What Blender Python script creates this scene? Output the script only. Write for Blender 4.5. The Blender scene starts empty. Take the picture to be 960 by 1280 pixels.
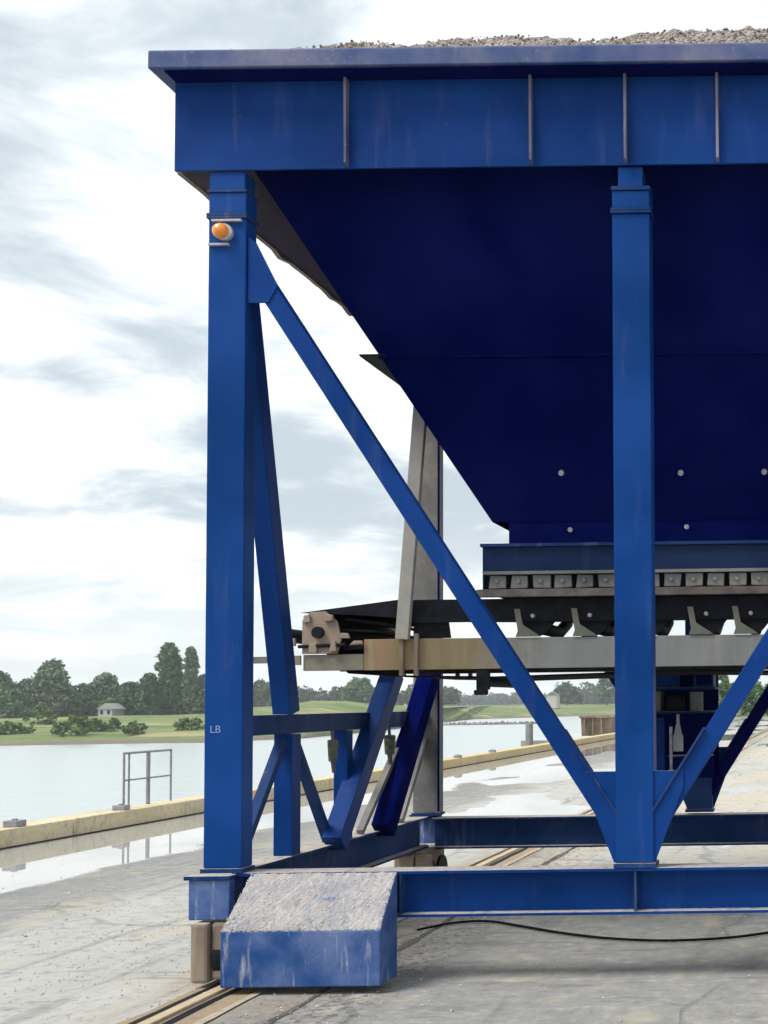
import bpy, bmesh, math, random
import numpy as np
from mathutils import Vector, Matrix, Quaternion
random.seed(7)
rng = np.random.default_rng(11)
S = bpy.context.scene
COL = S.collection

# ------------------------------------------------------------------ camera
cam_d = bpy.data.cameras.new('camera')
cam = bpy.data.objects.new('camera', cam_d)
COL.objects.link(cam)
F_PX, CX, CY = 1500.0, 1036.0, 812.0
cam_d.sensor_fit = 'AUTO'
cam_d.sensor_width = 36.0
cam_d.lens = F_PX / 1280.0 * 36.0
cam_d.shift_x = (480 - CX) / 1280.0
cam_d.shift_y = (CY - 640) / 1280.0
cam_d.clip_start = 0.1
cam_d.clip_end = 9000
cam.matrix_world = (Matrix.Translation((0, 0, 1.6)) @ Matrix.Rotation(math.radians(92.4), 4, 'X')
                    @ Matrix.Rotation(math.radians(-0.75), 4, 'Z'))
S.camera = cam

# ------------------------------------------------------------------ view, light
S.view_settings.view_transform = 'Standard'
S.view_settings.look = 'None'
S.view_settings.gamma = 1.0
S.view_settings.exposure = 0.33
S.view_settings.use_curve_mapping = False
S.cycles.max_bounces = 6
S.cycles.volume_bounces = 0
S.cycles.use_denoising = True

SUN_EL, SUN_ROT = math.radians(55), math.radians(235)
world = bpy.data.worlds.new('World')
S.world = world
world.use_nodes = True


class NT:
    """small helper round a node tree"""
    def __init__(s, tree):
        s.t = tree
        s.t.nodes.clear()

    def n(s, kind, **kw):
        nd = s.t.nodes.new(kind)
        for k, v in kw.items():
            setattr(nd, k, v)
        return nd

    def put(s, sock, v):
        if isinstance(v, bpy.types.NodeSocket):
            s.t.links.new(v, sock)
        elif v is not None:
            if isinstance(v, (tuple, list)) and len(v) == 3 and sock.type == 'RGBA':
                v = (*v, 1)
            sock.default_value = v

    def m(s, op, a, b=None, c=None, clamp=False):
        nd = s.n('ShaderNodeMath', operation=op, use_clamp=clamp)
        s.put(nd.inputs[0], a)
        if b is not None: s.put(nd.inputs[1], b)
        if c is not None: s.put(nd.inputs[2], c)
        return nd.outputs[0]

    def noise(s, scale, vec=None, detail=4, rough=.55, dist=0.0):
        nd = s.n('ShaderNodeTexNoise')
        nd.inputs['Scale'].default_value = scale
        nd.inputs['Detail'].default_value = detail
        nd.inputs['Roughness'].default_value = rough
        nd.inputs['Distortion'].default_value = dist
        if vec is not None: s.put(nd.inputs['Vector'], vec)
        return nd.outputs['Fac']

    def mix(s, f, a, b):
        nd = s.n('ShaderNodeMix', data_type='RGBA')
        s.put(nd.inputs[0], f); s.put(nd.inputs[6], a); s.put(nd.inputs[7], b)
        return nd.outputs[2]

    def step(s, v, lo, hi, a=0.0, b=1.0):
        nd = s.n('ShaderNodeMapRange', interpolation_type='SMOOTHSTEP')
        s.put(nd.inputs[0], v)
        for i, x in zip((1, 2, 3, 4), (lo, hi, a, b)): s.put(nd.inputs[i], x)
        return nd.outputs[0]

    def mapping(s, vec, scale=(1, 1, 1), loc=(0, 0, 0), rot=(0, 0, 0)):
        nd = s.n('ShaderNodeMapping')
        s.put(nd.inputs[0], vec)
        nd.inputs['Scale'].default_value = scale
        nd.inputs['Location'].default_value = loc
        nd.inputs['Rotation'].default_value = rot
        return nd.outputs[0]

    def bump(s, h, strength=.3, dist=.01):
        nd = s.n('ShaderNodeBump')
        nd.inputs['Strength'].default_value = strength
        nd.inputs['Distance'].default_value = dist
        s.put(nd.inputs['Height'], h)
        return nd.outputs[0]


w = NT(world.node_tree)
sky = w.n('ShaderNodeTexSky', sky_type='NISHITA')
sky.sun_disc = False
sky.sun_elevation = SUN_EL
sky.sun_rotation = SUN_ROT
tc = w.n('ShaderNodeTexCoord')
sep = w.n('ShaderNodeSeparateXYZ')
w.t.links.new(tc.outputs['Generated'], sep.inputs[0])
zz = w.m('ADD', w.m('MAXIMUM', sep.outputs[2], 0.0), 0.16)
cmb = w.n('ShaderNodeCombineXYZ')
w.put(cmb.inputs[0], w.m('DIVIDE', sep.outputs[0], zz))
w.put(cmb.inputs[1], w.m('DIVIDE', sep.outputs[1], zz))
cmb.inputs[2].default_value = 3.7
big = w.noise(1.25, w.mapping(cmb.outputs[0], loc=(1.7, 3.1, 0)), 5, .48, .3)
fine = w.noise(3.2, w.mapping(cmb.outputs[0], loc=(1.1, 5.0, 0)), 6, .6, .5)
cl = w.m('ADD', w.m('MULTIPLY', big, .62), w.m('MULTIPLY', fine, .38))
grey = w.step(cl, .585, .42)                 # 1 in the thick grey cloud bellies
blue = w.step(cl, .53, .63)
c1 = w.mix(grey, (18.2, 18.6, 18.6), (8.4, 9.8, 10.9))
c2 = w.mix(w.m('MULTIPLY', blue, .55), c1, (12.8, 14.3, 15.1))
skyc = w.mix(w.m('SUBTRACT', 1.0, w.m('MULTIPLY', w.step(cl, .60, .68), .10)), sky.outputs[0], c2)
skyc = w.mix(w.m('MULTIPLY', w.step(sep.outputs[2], .16, .03), .6), skyc, (17.5, 18.2, 18.0))
bg = w.n('ShaderNodeBackground')
bg.inputs[1].default_value = 0.058
w.put(bg.inputs[0], skyc)
out = w.n('ShaderNodeOutputWorld')
w.t.links.new(bg.outputs[0], out.inputs[0])

sl = bpy.data.lights.new('sun', 'SUN')
sl.energy = 3.0
sl.angle = math.radians(26)
sl.color = (1.0, .96, .9)
sun = bpy.data.objects.new('sun', sl)
COL.objects.link(sun)
sd = Vector((math.sin(SUN_ROT) * math.cos(SUN_EL), math.cos(SUN_ROT) * math.cos(SUN_EL), math.sin(SUN_EL)))
sun.rotation_euler = (-sd).to_track_quat('-Z', 'Y').to_euler()
sun.location = (-5, -8, 20)


# ------------------------------------------------------------------ materials
def new_mat(name):
    m = bpy.data.materials.new(name)
    m.use_nodes = True
    t = NT(m.node_tree)
    b = t.n('ShaderNodeBsdfPrincipled')
    o = t.n('ShaderNodeOutputMaterial')
    t.t.links.new(b.outputs[0], o.inputs[0])
    return m, t, b


def coords(t, which='Object'):
    return t.n('ShaderNodeTexCoord').outputs[which]


def painted(name, base, dust=(.42, .38, .33), dust_amt=.25, top=.85, rough=.5, streak=.3, spec=.2, scale=1.0, chips=0.0):
    """steel paint with fading, dust on upward faces, run-down streaks, speckles of grit"""
    m, t, b = new_mat(name)
    co = coords(t)
    geo = t.n('ShaderNodeNewGeometry')
    sp = t.n('ShaderNodeSeparateXYZ'); t.put(sp.inputs[0], geo.outputs['Normal'])
    fade = t.noise(1.3 * scale, co, 5)
    col = t.mix(t.step(fade, .3, .7), tuple(c * .8 for c in base), tuple(min(1, c * 1.18 + .003) for c in base))
    st = t.noise(9 * scale, t.mapping(co, (1, 1, .12)), 5, .6)
    stm = t.m('MULTIPLY', t.step(st, .54, .74), streak)
    spk = t.step(t.noise(55 * scale, co, 3, .7), .60, .72)
    area = t.step(t.noise(2.2 * scale, co, 4), .45, .68)
    spm = t.m('MULTIPLY', t.m('MULTIPLY', spk, area), dust_amt * 1.6)
    flat = t.m('MULTIPLY', t.step(fade, .35, .75), dust_amt)
    d = t.m('ADD', t.m('MAXIMUM', stm, flat), spm, clamp=True)
    upm = t.m('MULTIPLY', t.step(sp.outputs[2], .80, .96), t.m('MULTIPLY', t.step(t.noise(14 * scale, co, 4, .7), .2, .5), top))
    d = t.m('MAXIMUM', d, upm)
    dc = t.mix(t.noise(30 * scale, co, 3), tuple(c * .65 for c in dust), tuple(min(1, c * 1.35) for c in dust))
    col = t.mix(d, col, dc)
    if chips:
        ch = t.step(t.noise(17 * scale, co, 5, .75), .665, .68)
        col = t.mix(t.m('MULTIPLY', ch, chips), col, (.10, .045, .025))
    t.put(b.inputs['Base Color'], col)
    t.put(b.inputs['Roughness'], t.m('ADD', t.m('MULTIPLY', d, .45), rough, clamp=True))
    b.inputs['Specular IOR Level'].default_value = spec
    t.put(b.inputs['Normal'], t.bump(t.m('ADD', t.noise(3.0, co, 3), t.m('MULTIPLY', t.noise(60, co, 3), .12)), .22, .02))
    return m


def plain(name, base, rough=.6, var=.25, scale=6, metallic=0.0, spec=.4, bump=.2):
    m, t, b = new_mat(name)
    co = coords(t)
    f = t.noise(scale, co, 5, .65)
    t.put(b.inputs['Base Color'], t.mix(t.step(f, .3, .7), tuple(c * (1 - var) for c in base), tuple(min(1, c * (1 + var)) for c in base)))
    b.inputs['Roughness'].default_value = rough
    b.inputs['Metallic'].default_value = metallic
    b.inputs['Specular IOR Level'].default_value = spec
    t.put(b.inputs['Normal'], t.bump(t.noise(scale * 8, co, 4), bump, .01))
    return m


BLUE = (.000, .034, .180)
M = {}
M['blue'] = painted('blue_paint', BLUE, dust_amt=.008, streak=.045, chips=.5, spec=.07)
M['blue_clean'] = painted('blue_paint_smooth', (.0, .040, .195), dust_amt=.008, streak=.045, rough=.48, spec=.08, chips=.5)
M['shaded_blue'] = painted('shaded_blue_paint', (.0, .003, .070), dust_amt=.002, streak=.004, rough=.9, spec=.0)  # the blue paint darkened: shade under the bin put into the colour
M['rim_blue'] = painted('rim_paint', (.016, .055, .19), dust=(.36,.30,.27), dust_amt=.50, streak=.40, top=.95, rough=.6, chips=.6)
M['blue_dusty'] = painted('dusty_blue_paint', (.002, .030, .13), dust_amt=.06, streak=.22, top=.97, rough=.6, chips=.7, spec=.08)
M['guard_blue'] = painted('scuffed_blue_paint', (.020, .075, .25), dust=(.46, .45, .47), dust_amt=.28, streak=.75, top=.98, rough=.7, scale=2.2, chips=.8, spec=.1)
M['leg_dusty'] = painted('dust_caked_leg', (.12, .125, .14), dust=(.33, .29, .24), dust_amt=.8, streak=.7, top=.97, rough=.8, chips=.5)
M['rust_beam'] = painted('dirty_conveyor_steel', (.17, .175, .15), dust=(.28, .23, .16), dust_amt=.5, streak=.5, top=.9, rough=.7)
M['brown'] = painted('mud_caked_steel', (.19, .145, .11), dust=(.40, .34, .27), dust_amt=.5, streak=.5, top=.9, rough=.85)
M['bearing'] = painted('rusty_bearing_plate', (.20, .145, .105), dust=(.38, .32, .26), dust_amt=.5, streak=.4, top=.9, rough=.8)
M['clamp'] = painted('galvanised_clamp', (.15, .155, .155), dust=(.34, .32, .30), dust_amt=.6, streak=.5, rough=.6)
M['rubber'] = plain('black_rubber', (.007, .007, .009), .85, .3, 8, spec=.05)
M['dark'] = plain('dark_oily_steel', (.010, .011, .016), .7, .4, 10, spec=.12)
M['strip'] = plain('dusty_wear_strip', (.13, .11, .10), .8, .35, 9)
M['white'] = plain('off_white_plastic', (.40, .41, .42), .5, .1, 8)
M['letter'] = plain('pale_lettering', (.18, .27, .50), .6, .2, 60)
M['bolt'] = plain('worn_bolt_steel', (.42, .40, .42), .5, .3, 20, metallic=.3)
M['galv'] = plain('galvanised_tube', (.24, .24, .27), .55, .2, 12)
M['bark'] = plain('bark', (.10, .08, .06), .9, .3, 4)
M['stone'] = plain('dark_stone', (.17, .16, .14), .9, .4, .3)


def amber():
    m, t, b = new_mat('amber_lens')
    t.put(b.inputs['Base Color'], (.85, .27, .03))
    b.inputs['Roughness'].default_value = .22
    b.inputs['Coat Weight'].default_value = .5
    return m
M['amber'] = amber()


def rust_fade_beam():
    """conveyor channel: grey steel that turns rust-brown towards its tail end (real staining, fixed to the beam)"""
    m, t, b = new_mat('stained_channel_steel')
    co = coords(t)
    sp = t.n('ShaderNodeSeparateXYZ'); t.put(sp.inputs[0], co)
    nz = t.noise(5, t.mapping(co, (1, 1, .35)), 5, .6)
    x = t.m('ADD', t.m('SUBTRACT', sp.outputs[0], 2.0), t.m('MULTIPLY', nz, .8))
    tan = t.step(x, -1.55, -2.15)
    red = t.m('MULTIPLY', t.step(x, -2.3, -2.75), t.step(nz, .3, .6))
    c = t.mix(tan, t.mix(nz, (.17, .175, .175), (.30, .305, .30)), t.mix(nz, (.17, .125, .06), (.33, .255, .14)))
    c = t.mix(t.m('MULTIPLY', red, .75), c, (.30, .175, .105))
    st = t.step(t.noise(14, t.mapping(co, (1, 1, .1)), 5, .65), .5, .7)
    c = t.mix(t.m('MULTIPLY', st, .3), c, (.42, .38, .30))
    t.put(b.inputs['Base Color'], c)
    b.inputs['Roughness'].default_value = .75
    t.put(b.inputs['Normal'], t.bump(t.noise(50, co, 4), .3, .01))
    return m
M['channel'] = rust_fade_beam()


def gravel_mat(name, a, b_, c_, scale):
    m, t, b = new_mat(name)
    co = coords(t)
    v = t.n('ShaderNodeTexVoronoi'); v.inputs['Scale'].default_value = scale; t.put(v.inputs['Vector'], co)
    sp = t.n('ShaderNodeSeparateColor'); t.put(sp.inputs[0], v.outputs['Color'])
    col = t.mix(sp.outputs[0], a, b_)
    col = t.mix(t.step(sp.outputs[1], .72, .9), col, c_)
    t.put(b.inputs['Base Color'], col)
    b.inputs['Roughness'].default_value = .9
    h = t.m('SUBTRACT', 1.0, v.outputs['Distance'])
    t.put(b.inputs['Normal'], t.bump(h, .9, .02))
    return m
M['gravel'] = gravel_mat('gravel', (.19, .16, .145), (.31, .265, .24), (.42, .37, .34), 60)
def grit_mat():
    m, t, b = new_mat('grit_crust')
    co = coords(t)
    n1 = t.noise(5, co, 5, .6, .5); n2 = t.noise(34, co, 4, .7); n3 = t.noise(110, co, 3, .8)
    c = t.mix(t.step(n1, .35, .65), (.25, .25, .28), (.36, .34, .335))
    c = t.mix(t.m('MULTIPLY', t.step(n2, .54, .64), .45), c, (.52, .51, .52))
    c = t.mix(t.m('MULTIPLY', t.step(n2, .44, .34), .6), c, (.22, .23, .29))
    c = t.mix(t.m('MULTIPLY', t.step(n3, .5, .7), .5), c, (.60, .56, .52))
    c = t.mix(t.m('MULTIPLY', t.step(t.noise(9, co, 4, .7), .60, .68), .6), c, (.48, .34, .29))
    c = t.mix(t.step(n1, .33, .27), c, (.10, .15, .30))
    t.put(b.inputs['Base Color'], c)
    b.inputs['Roughness'].default_value = .9
    t.put(b.inputs['Normal'], t.bump(t.m('ADD', n2, t.m('MULTIPLY', n3, .5)), .5, .012))
    return m
M['grit'] = grit_mat()
M['pebble'] = plain('pebble', (.42, .39, .34), .9, .5, 3)


def ground_mat():
    m, t, b = new_mat('quay_ground')
    co = coords(t)
    sp = t.n('ShaderNodeSeparateXYZ'); t.put(sp.inputs[0], co)
    X, Y = sp.outputs[0], sp.outputs[1]
    along = t.mapping(co, (1, .28, 1))                   # marks drawn out along the quay
    n1 = t.noise(.55, along, 6, .6, .4)
    n2 = t.noise(2.2, along, 6, .65, .3)
    n3 = t.noise(38, co, 6, .85)
    n4 = t.noise(9, co, 6, .75)
    Xn = t.m('ADD', X, t.m('MULTIPLY', t.m('SUBTRACT', n1, .5), 1.6))
    pale = t.m('MULTIPLY', t.step(Xn, -6.3, -5.4), t.step(Xn, -3.15, -3.45))
    far = t.m('MULTIPLY', t.step(t.m('ADD', Y, t.m('MULTIPLY', n1, 3)), 10.6, 13.2), t.step(Xn, -3.4, -2.9))
    pale = t.m('MAXIMUM', pale, far)  # grey left under the hopper has its soft shade painted in
    a = t.mix(n2, (.165, .165, .162), (.32, .315, .305))
    p = t.mix(n2, (.29, .288, .275), (.49, .485, .46))
    p = t.mix(t.m('MULTIPLY', far, t.step(n1, .40, .60)), p, (.45, .405, .335))
    col = t.mix(pale, a, p)
    col = t.mix(t.m('MULTIPLY', t.step(n4, .5, .72), .5), col, (.50, .485, .45))
    col = t.mix(t.m('MULTIPLY', t.step(n4, .49, .3), .6), col, (.13, .125, .115))
    col = t.mix(t.m('MULTIPLY', t.step(n3, .55, .7), .35), col, (.62, .59, .54))
    col = t.mix(t.m('MULTIPLY', t.step(n3, .44, .3), .5), col, (.10, .095, .085))
    # tyre and drag streaks along the quay
    stk = t.noise(5, t.mapping(co, (1.0, .09, 1), rot=(0, 0, .06)), 4, .6, .2)
    col = t.mix(t.m('MULTIPLY', t.step(stk, .55, .68), .35), col, (.11, .11, .11))
    warm = t.noise(1.7, t.mapping(co, (1, .6, 1), loc=(4, 2, 0)), 5, .65)
    col = t.mix(t.m('MULTIPLY', t.step(warm, .5, .66), .45), col, (.44, .40, .29))
    crumb = t.m('MULTIPLY', t.step(t.noise(16, co, 5, .8), .5, .58), t.step(t.m('ABSOLUTE', t.m('ADD', X, 2.75)), .5, .1))
    col = t.mix(t.m('MULTIPLY', crumb, .8), col, (.07, .066, .058))
    rag = t.noise(3.4, t.mapping(co, (.35, 1.2, 1), loc=(8, 3, 0)), 6, .72, .4)
    col = t.mix(t.m('MULTIPLY', t.step(rag, .56, .64), .45), col, (.13, .128, .12))
    # brown dirt beside the rails and in the far yard
    br = t.m('MULTIPLY', t.step(n2, .42, .62), t.step(t.m('ABSOLUTE', t.m('ADD', X, 3.35)), .75, .15))
    col = t.mix(t.m('MULTIPLY', br, .7), col, (.25, .19, .115))
    # cracks
    vo = t.n('ShaderNodeTexVoronoi', feature='DISTANCE_TO_EDGE')
    vo.inputs['Scale'].default_value = .27
    wob = t.n('ShaderNodeTexNoise'); wob.inputs['Scale'].default_value = 1.1; wob.inputs['Detail'].default_value = 6
    t.put(wob.inputs['Vector'], co)
    vm = t.n('ShaderNodeVectorMath', operation='MULTIPLY_ADD')
    t.put(vm.inputs[0], wob.outputs['Color']); vm.inputs[1].default_value = (.9, .9, 0); t.put(vm.inputs[2], co)
    t.put(vo.inputs['Vector'], vm.outputs[0])
    crk = t.m('MULTIPLY', t.step(vo.outputs[0], .010, .002), t.step(t.noise(.4, co, 2), .42, .5))
    col = t.mix(t.m('MULTIPLY', crk, .35), col, (.09, .085, .08))
    # grass verge far along the yard
    gr = t.step(t.m('ADD', Y, t.m('MULTIPLY', n1, 30)), 118, 140)
    col = t.mix(gr, col, t.mix(n2, (.075, .115, .035), (.16, .19, .075)))
    # standing water
    edge = t.m('ADD', X, t.m('MULTIPLY', t.m('SUBTRACT', t.noise(.42, t.mapping(co, (1, .6, 1)), 5, .55), .5), 2.6))
    pud = t.step(edge, -7.32, -7.42)
    pn = t.noise(.34, t.mapping(co, (1.0, .42, 1), loc=(3.1, 1.7, 0)), 4, .5)
    zone = t.m('MULTIPLY', t.step(X, -2.6, -3.9), t.step(Y, 15.5, 17.5))
    pud2 = t.m('MULTIPLY', t.step(pn, .472, .462), zone)
    pn3 = t.step(t.noise(.5, t.mapping(co, (1, .5, 1), loc=(9, 4, 0)), 4, .5), .60, .615)
    pud3 = t.m('MULTIPLY', pn3, t.m('MULTIPLY', t.step(Y, 10.9, 11.6), t.step(X, -3.0, -2.6)))
    water = t.m('MAXIMUM', t.m('MAXIMUM', pud, pud2), pud3)
    water = t.m('MULTIPLY', water, t.m('SUBTRACT', 1.0, gr))
    damp = t.m('MULTIPLY', t.step(edge, -6.2, -7.3), t.m('SUBTRACT', 1.0, gr))
    col = t.mix(t.m('MULTIPLY', damp, .35), col, (.10, .10, .10))
    col = t.mix(water, col, (.34, .335, .32))
    t.put(b.inputs['Base Color'], col)
    rgh = t.m('SUBTRACT', .9, t.m('MULTIPLY', damp, .25))
    t.put(b.inputs['Roughness'], t.m('MULTIPLY', rgh, t.m('SUBTRACT', 1.0, t.m('MULTIPLY', water, .97))))
    h = t.m('ADD', t.m('MULTIPLY', n3, .5), t.m('MULTIPLY', n4, 1.2))
    h = t.m('SUBTRACT', h, t.m('MULTIPLY', crk, 1.5))
    h = t.m('MULTIPLY', h, t.m('SUBTRACT', 1.0, water))
    t.put(b.inputs['Normal'], t.bump(h, .5, .012))
    b.inputs['IOR'].default_value = 1.45
    return m
M['ground'] = ground_mat()


def kerb_mat():
    m, t, b = new_mat('sandy_concrete')
    co = coords(t)
    n = t.noise(1.2, t.mapping(co, (1, .4, 1)), 6, .65)
    n2 = t.noise(12, co, 5, .7)
    c = t.mix(t.step(n, .3, .7), (.46, .37, .22), (.62, .53, .36))
    c = t.mix(t.m('MULTIPLY', t.step(n2, .48, .68), .65), c, (.33, .28, .21))
    c = t.mix(t.m('MULTIPLY', t.step(t.noise(3.5, t.mapping(co, (1, 1, .3)), 5, .7), .55, .66), .5), c, (.24, .20, .15))
    sp = t.n('ShaderNodeSeparateXYZ'); t.put(sp.inputs[0], co)
    far = t.step(sp.outputs[1], 20, 27)
    c = t.mix(t.m('MULTIPLY', far, .35), c, (.55, .38, .14))
    t.put(b.inputs['Base Color'], c)
    b.inputs['Roughness'].default_value = .9
    t.put(b.inputs['Normal'], t.bump(n2, .4, .01))
    return m
M['kerb'] = kerb_mat()


def water_mat():
    m, t, b = new_mat('river_water')
    co = coords(t)
    b.inputs['Base Color'].default_value = (.40, .45, .45, 1)
    b.inputs['Roughness'].default_value = .24
    b.inputs['IOR'].default_value = 1.33
    h = t.m('ADD', t.noise(.55, t.mapping(co, (1, .5, 1)), 4, .6), t.m('MULTIPLY', t.noise(2.6, co, 3, .6), .3))
    t.put(b.inputs['Normal'], t.bump(h, .5, .35))
    return m
M['water'] = water_mat()


def bank_mat():
    m, t, b = new_mat('meadow')
    co = coords(t)
    n = t.noise(.035, t.mapping(co, (1, 2.2, 1)), 5, .6)
    n2 = t.noise(.35, t.mapping(co, (1, 2, 1)), 5, .7)
    sp = t.n('ShaderNodeSeparateXYZ'); t.put(sp.inputs[0], co)
    c = t.mix(t.step(n, .35, .65), (.105, .155, .055), (.200, .235, .105))
    c = t.mix(t.m('MULTIPLY', t.step(n2, .45, .7), .6), c, (.10, .145, .05))
    c = t.mix(t.m('MULTIPLY', t.step(t.noise(.06, t.mapping(co, (.5, 2.6, 1), loc=(7, 0, 0)), 4), .56, .63), .8), c, (.34, .30, .17))
    shore = t.step(t.m('ADD', sp.outputs[2], t.m('MULTIPLY', n2, .5)), -2.5, -3.0)
    c = t.mix(shore, c, (.17, .145, .12))
    t.put(b.inputs['Base Color'], c)
    b.inputs['Roughness'].default_value = .95
    b.inputs['Specular IOR Level'].default_value = .1
    t.put(b.inputs['Normal'], t.bump(n2, .8, .3))
    return m
M['meadow'] = bank_mat()


def leaf_mat(name, a, b_):
    m, t, b = new_mat(name)
    co = coords(t)
    n = t.noise(.55, co, 4, .6)
    n2 = t.noise(2.5, co, 2)
    c = t.mix(t.step(n, .35, .65), a, b_)
    c = t.mix(t.m('MULTIPLY', n2, .35), c, tuple(x * .6 for x in a))
    t.put(b.inputs['Base Color'], c)
    b.inputs['Roughness'].default_value = .8
    b.inputs['Specular IOR Level'].default_value = .15
    return m
M['leaf_dark'] = leaf_mat('dark_foliage', (.060, .130, .070), (.110, .190, .095))
M['leaf_mid'] = leaf_mat('green_foliage', (.085, .165, .080), (.145, .235, .110))
M['leaf_grey'] = leaf_mat('grey_green_foliage', (.120, .180, .115), (.205, .265, .170))
M['leaf_bush'] = leaf_mat('shrub_foliage', (.085, .140, .050), (.155, .210, .085))
M['leaf_far'] = leaf_mat('distant_foliage', (.055, .090, .065), (.085, .125, .09))


# ------------------------------------------------------------------ mesh builder
class MB:
    def __init__(s):
        s.v, s.f = [], []

    def add(s, vs, fs):
        o = len(s.v)
        s.v += [tuple(map(float, p)) for p in vs]
        s.f += [tuple(i + o for i in f) for f in fs]
        return s

    def box(s, x0, x1, y0, y1, z0, z1):
        return s.add([(x0, y0, z0), (x1, y0, z0), (x1, y1, z0), (x0, y1, z0), (x0, y0, z1), (x1, y0, z1), (x1, y1, z1), (x0, y1, z1)],
                     [(0, 3, 2, 1), (4, 5, 6, 7), (0, 1, 5, 4), (1, 2, 6, 5), (2, 3, 7, 6), (3, 0, 4, 7)])

    def sweep(s, prof, p0, p1, up=(0, 0, 1)):
        """closed 2D profile (side, up) swept from p0 to p1"""
        p0, p1 = Vector(p0), Vector(p1)
        d = (p1 - p0).normalized()
        u = Vector(up)
        u = (u - d * u.dot(d)).normalized()
        r = d.cross(u)
        n = len(prof)
        vs = [p0 + r * a + u * b for a, b in prof] + [p1 + r * a + u * b for a, b in prof]
        fs = [(i, (i + 1) % n, n + (i + 1) % n, n + i) for i in range(n)]
        fs += [tuple(range(n))[::-1], tuple(range(n, 2 * n))]
        return s.add(vs, fs)

    def bar(s, p0, p1, w, h, up=(0, 0, 1)):
        return s.sweep([(-w / 2, -h / 2), (w / 2, -h / 2), (w / 2, h / 2), (-w / 2, h / 2)], p0, p1, up)

    def ibeam(s, p0, p1, w, h, tf=.016, tw=.012, up=(0, 0, 1)):
        a, b = w / 2, h / 2
        c = tw / 2
        pr = [(-a, -b), (a, -b), (a, -b + tf), (c, -b + tf), (c, b - tf), (a, b - tf), (a, b), (-a, b), (-a, b - tf), (-c, b - tf), (-c, -b + tf), (-a, -b + tf)]
        return s.sweep(pr, p0, p1, up)

    def angle(s, p0, p1, w, h, t=.012, up=(0, 0, 1), flip=1):
        pr = [(0, 0), (w, 0), (w, t), (t, t), (t, h), (0, h)]
        pr = [((a - w / 2) * flip, b - h / 2) for a, b in pr]
        return s.sweep(pr, p0, p1, up)

    def cyl(s, p0, p1, r, n=16, r2=None):
        r2 = r if r2 is None else r2
        p0, p1 = Vector(p0), Vector(p1)
        d = (p1 - p0).normalized()
        a = d.orthogonal().normalized(); b = d.cross(a)
        vs = []
        for p, q in ((p0, r), (p1, r2)):
            vs += [p + (a * math.cos(2 * math.pi * i / n) + b * math.sin(2 * math.pi * i / n)) * q for i in range(n)]
        fs = [(i, (i + 1) % n, n + (i + 1) % n, n + i) for i in range(n)] + [tuple(range(n))[::-1], tuple(range(n, 2 * n))]
        return s.add(vs, fs)

    def path(s, pts, r, n=8):
        for a, b in zip(pts[:-1], pts[1:]):
            s.cyl(a, b, r, n)
        return s

    def plate(s, poly, y0, y1):
        """polygon in X-Z with thickness along Y"""
        n = len(poly)
        vs = [(x, y0, z) for x, z in poly] + [(x, y1, z) for x, z in poly]
        fs = [(i, (i + 1) % n, n + (i + 1) % n, n + i) for i in range(n)] + [tuple(range(n))[::-1], tuple(range(n, 2 * n))]
        return s.add(vs, fs)

    def plate_x(s, poly, x0, x1):
        """polygon in Y-Z with thickness along X"""
        n = len(poly)
        vs = [(x0, y, z) for y, z in poly] + [(x1, y, z) for y, z in poly]
        fs = [(i, (i + 1) % n, n + (i + 1) % n, n + i) for i in range(n)] + [tuple(range(n))[::-1], tuple(range(n, 2 * n))]
        return s.add(vs, fs)

    def slab(s, quad, t):
        """four corners and a thickness along their normal"""
        q = [Vector(p) for p in quad]
        nrm = (q[1] - q[0]).cross(q[3] - q[0]).normalized() * t
        vs = q + [p + nrm for p in q]
        return s.add(vs, [(0, 3, 2, 1), (4, 5, 6, 7), (0, 1, 5, 4), (1, 2, 6, 5), (2, 3, 7, 6), (3, 0, 4, 7)])

    def build(s, name, mat, parent=None, bevel=0.0, smooth=False, loc=None):
        me = bpy.data.meshes.new(name)
        off = Vector((0, 0, 0))
        p = parent
        while p is not None:
            off += p.location
            p = p.parent
        if loc is not None:
            off += Vector(loc)
        me.from_pydata([tuple(Vector(v) - off) for v in s.v], [], s.f)
        bm = bmesh.new(); bm.from_mesh(me)
        bmesh.ops.recalc_face_normals(bm, faces=bm.faces)
        bm.to_mesh(me); bm.free()
        if smooth:
            me.shade_smooth()
        me.materials.append(mat)
        o = bpy.data.objects.new(name, me)
        COL.objects.link(o)
        if parent is not None:
            o.parent = parent
        if loc is not None:
            o.location = loc
        if bevel:
            md = o.modifiers.new('bevel', 'BEVEL')
            md.width = bevel; md.segments = 2; md.limit_method = 'ANGLE'
        return o


def tag(o, label=None, cat=None, group=None, kind=None):
    if label: o['label'] = label
    if cat: o['category'] = cat
    if group: o['group'] = group
    if kind: o['kind'] = kind
    return o


def empty(name, loc, label, cat, group=None):
    o = bpy.data.objects.new(name, None)
    COL.objects.link(o)
    o.location = loc
    return tag(o, label, cat, group)


def dup(o, parent, dloc=(0, 0, 0), deep=True):
    c = o.copy(); COL.objects.link(c)
    if parent is not None: c.parent = parent
    c.location = Vector(o.location) + Vector(dloc)
    if deep:
        for ch in [k for k in bpy.data.objects if k.parent == o]:
            dup(ch, c)
    return c


# ------------------------------------------------------------------ setting: ground, water, banks
def grid_mesh(xs, ys, fn):
    mb = MB()
    nx, ny = len(xs), len(ys)
    mb.v = [fn(x, y) for y in ys for x in xs]
    mb.f = [(j * nx + i, j * nx + i + 1, (j + 1) * nx + i + 1, (j + 1) * nx + i) for j in range(ny - 1) for i in range(nx - 1)]
    return mb

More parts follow.
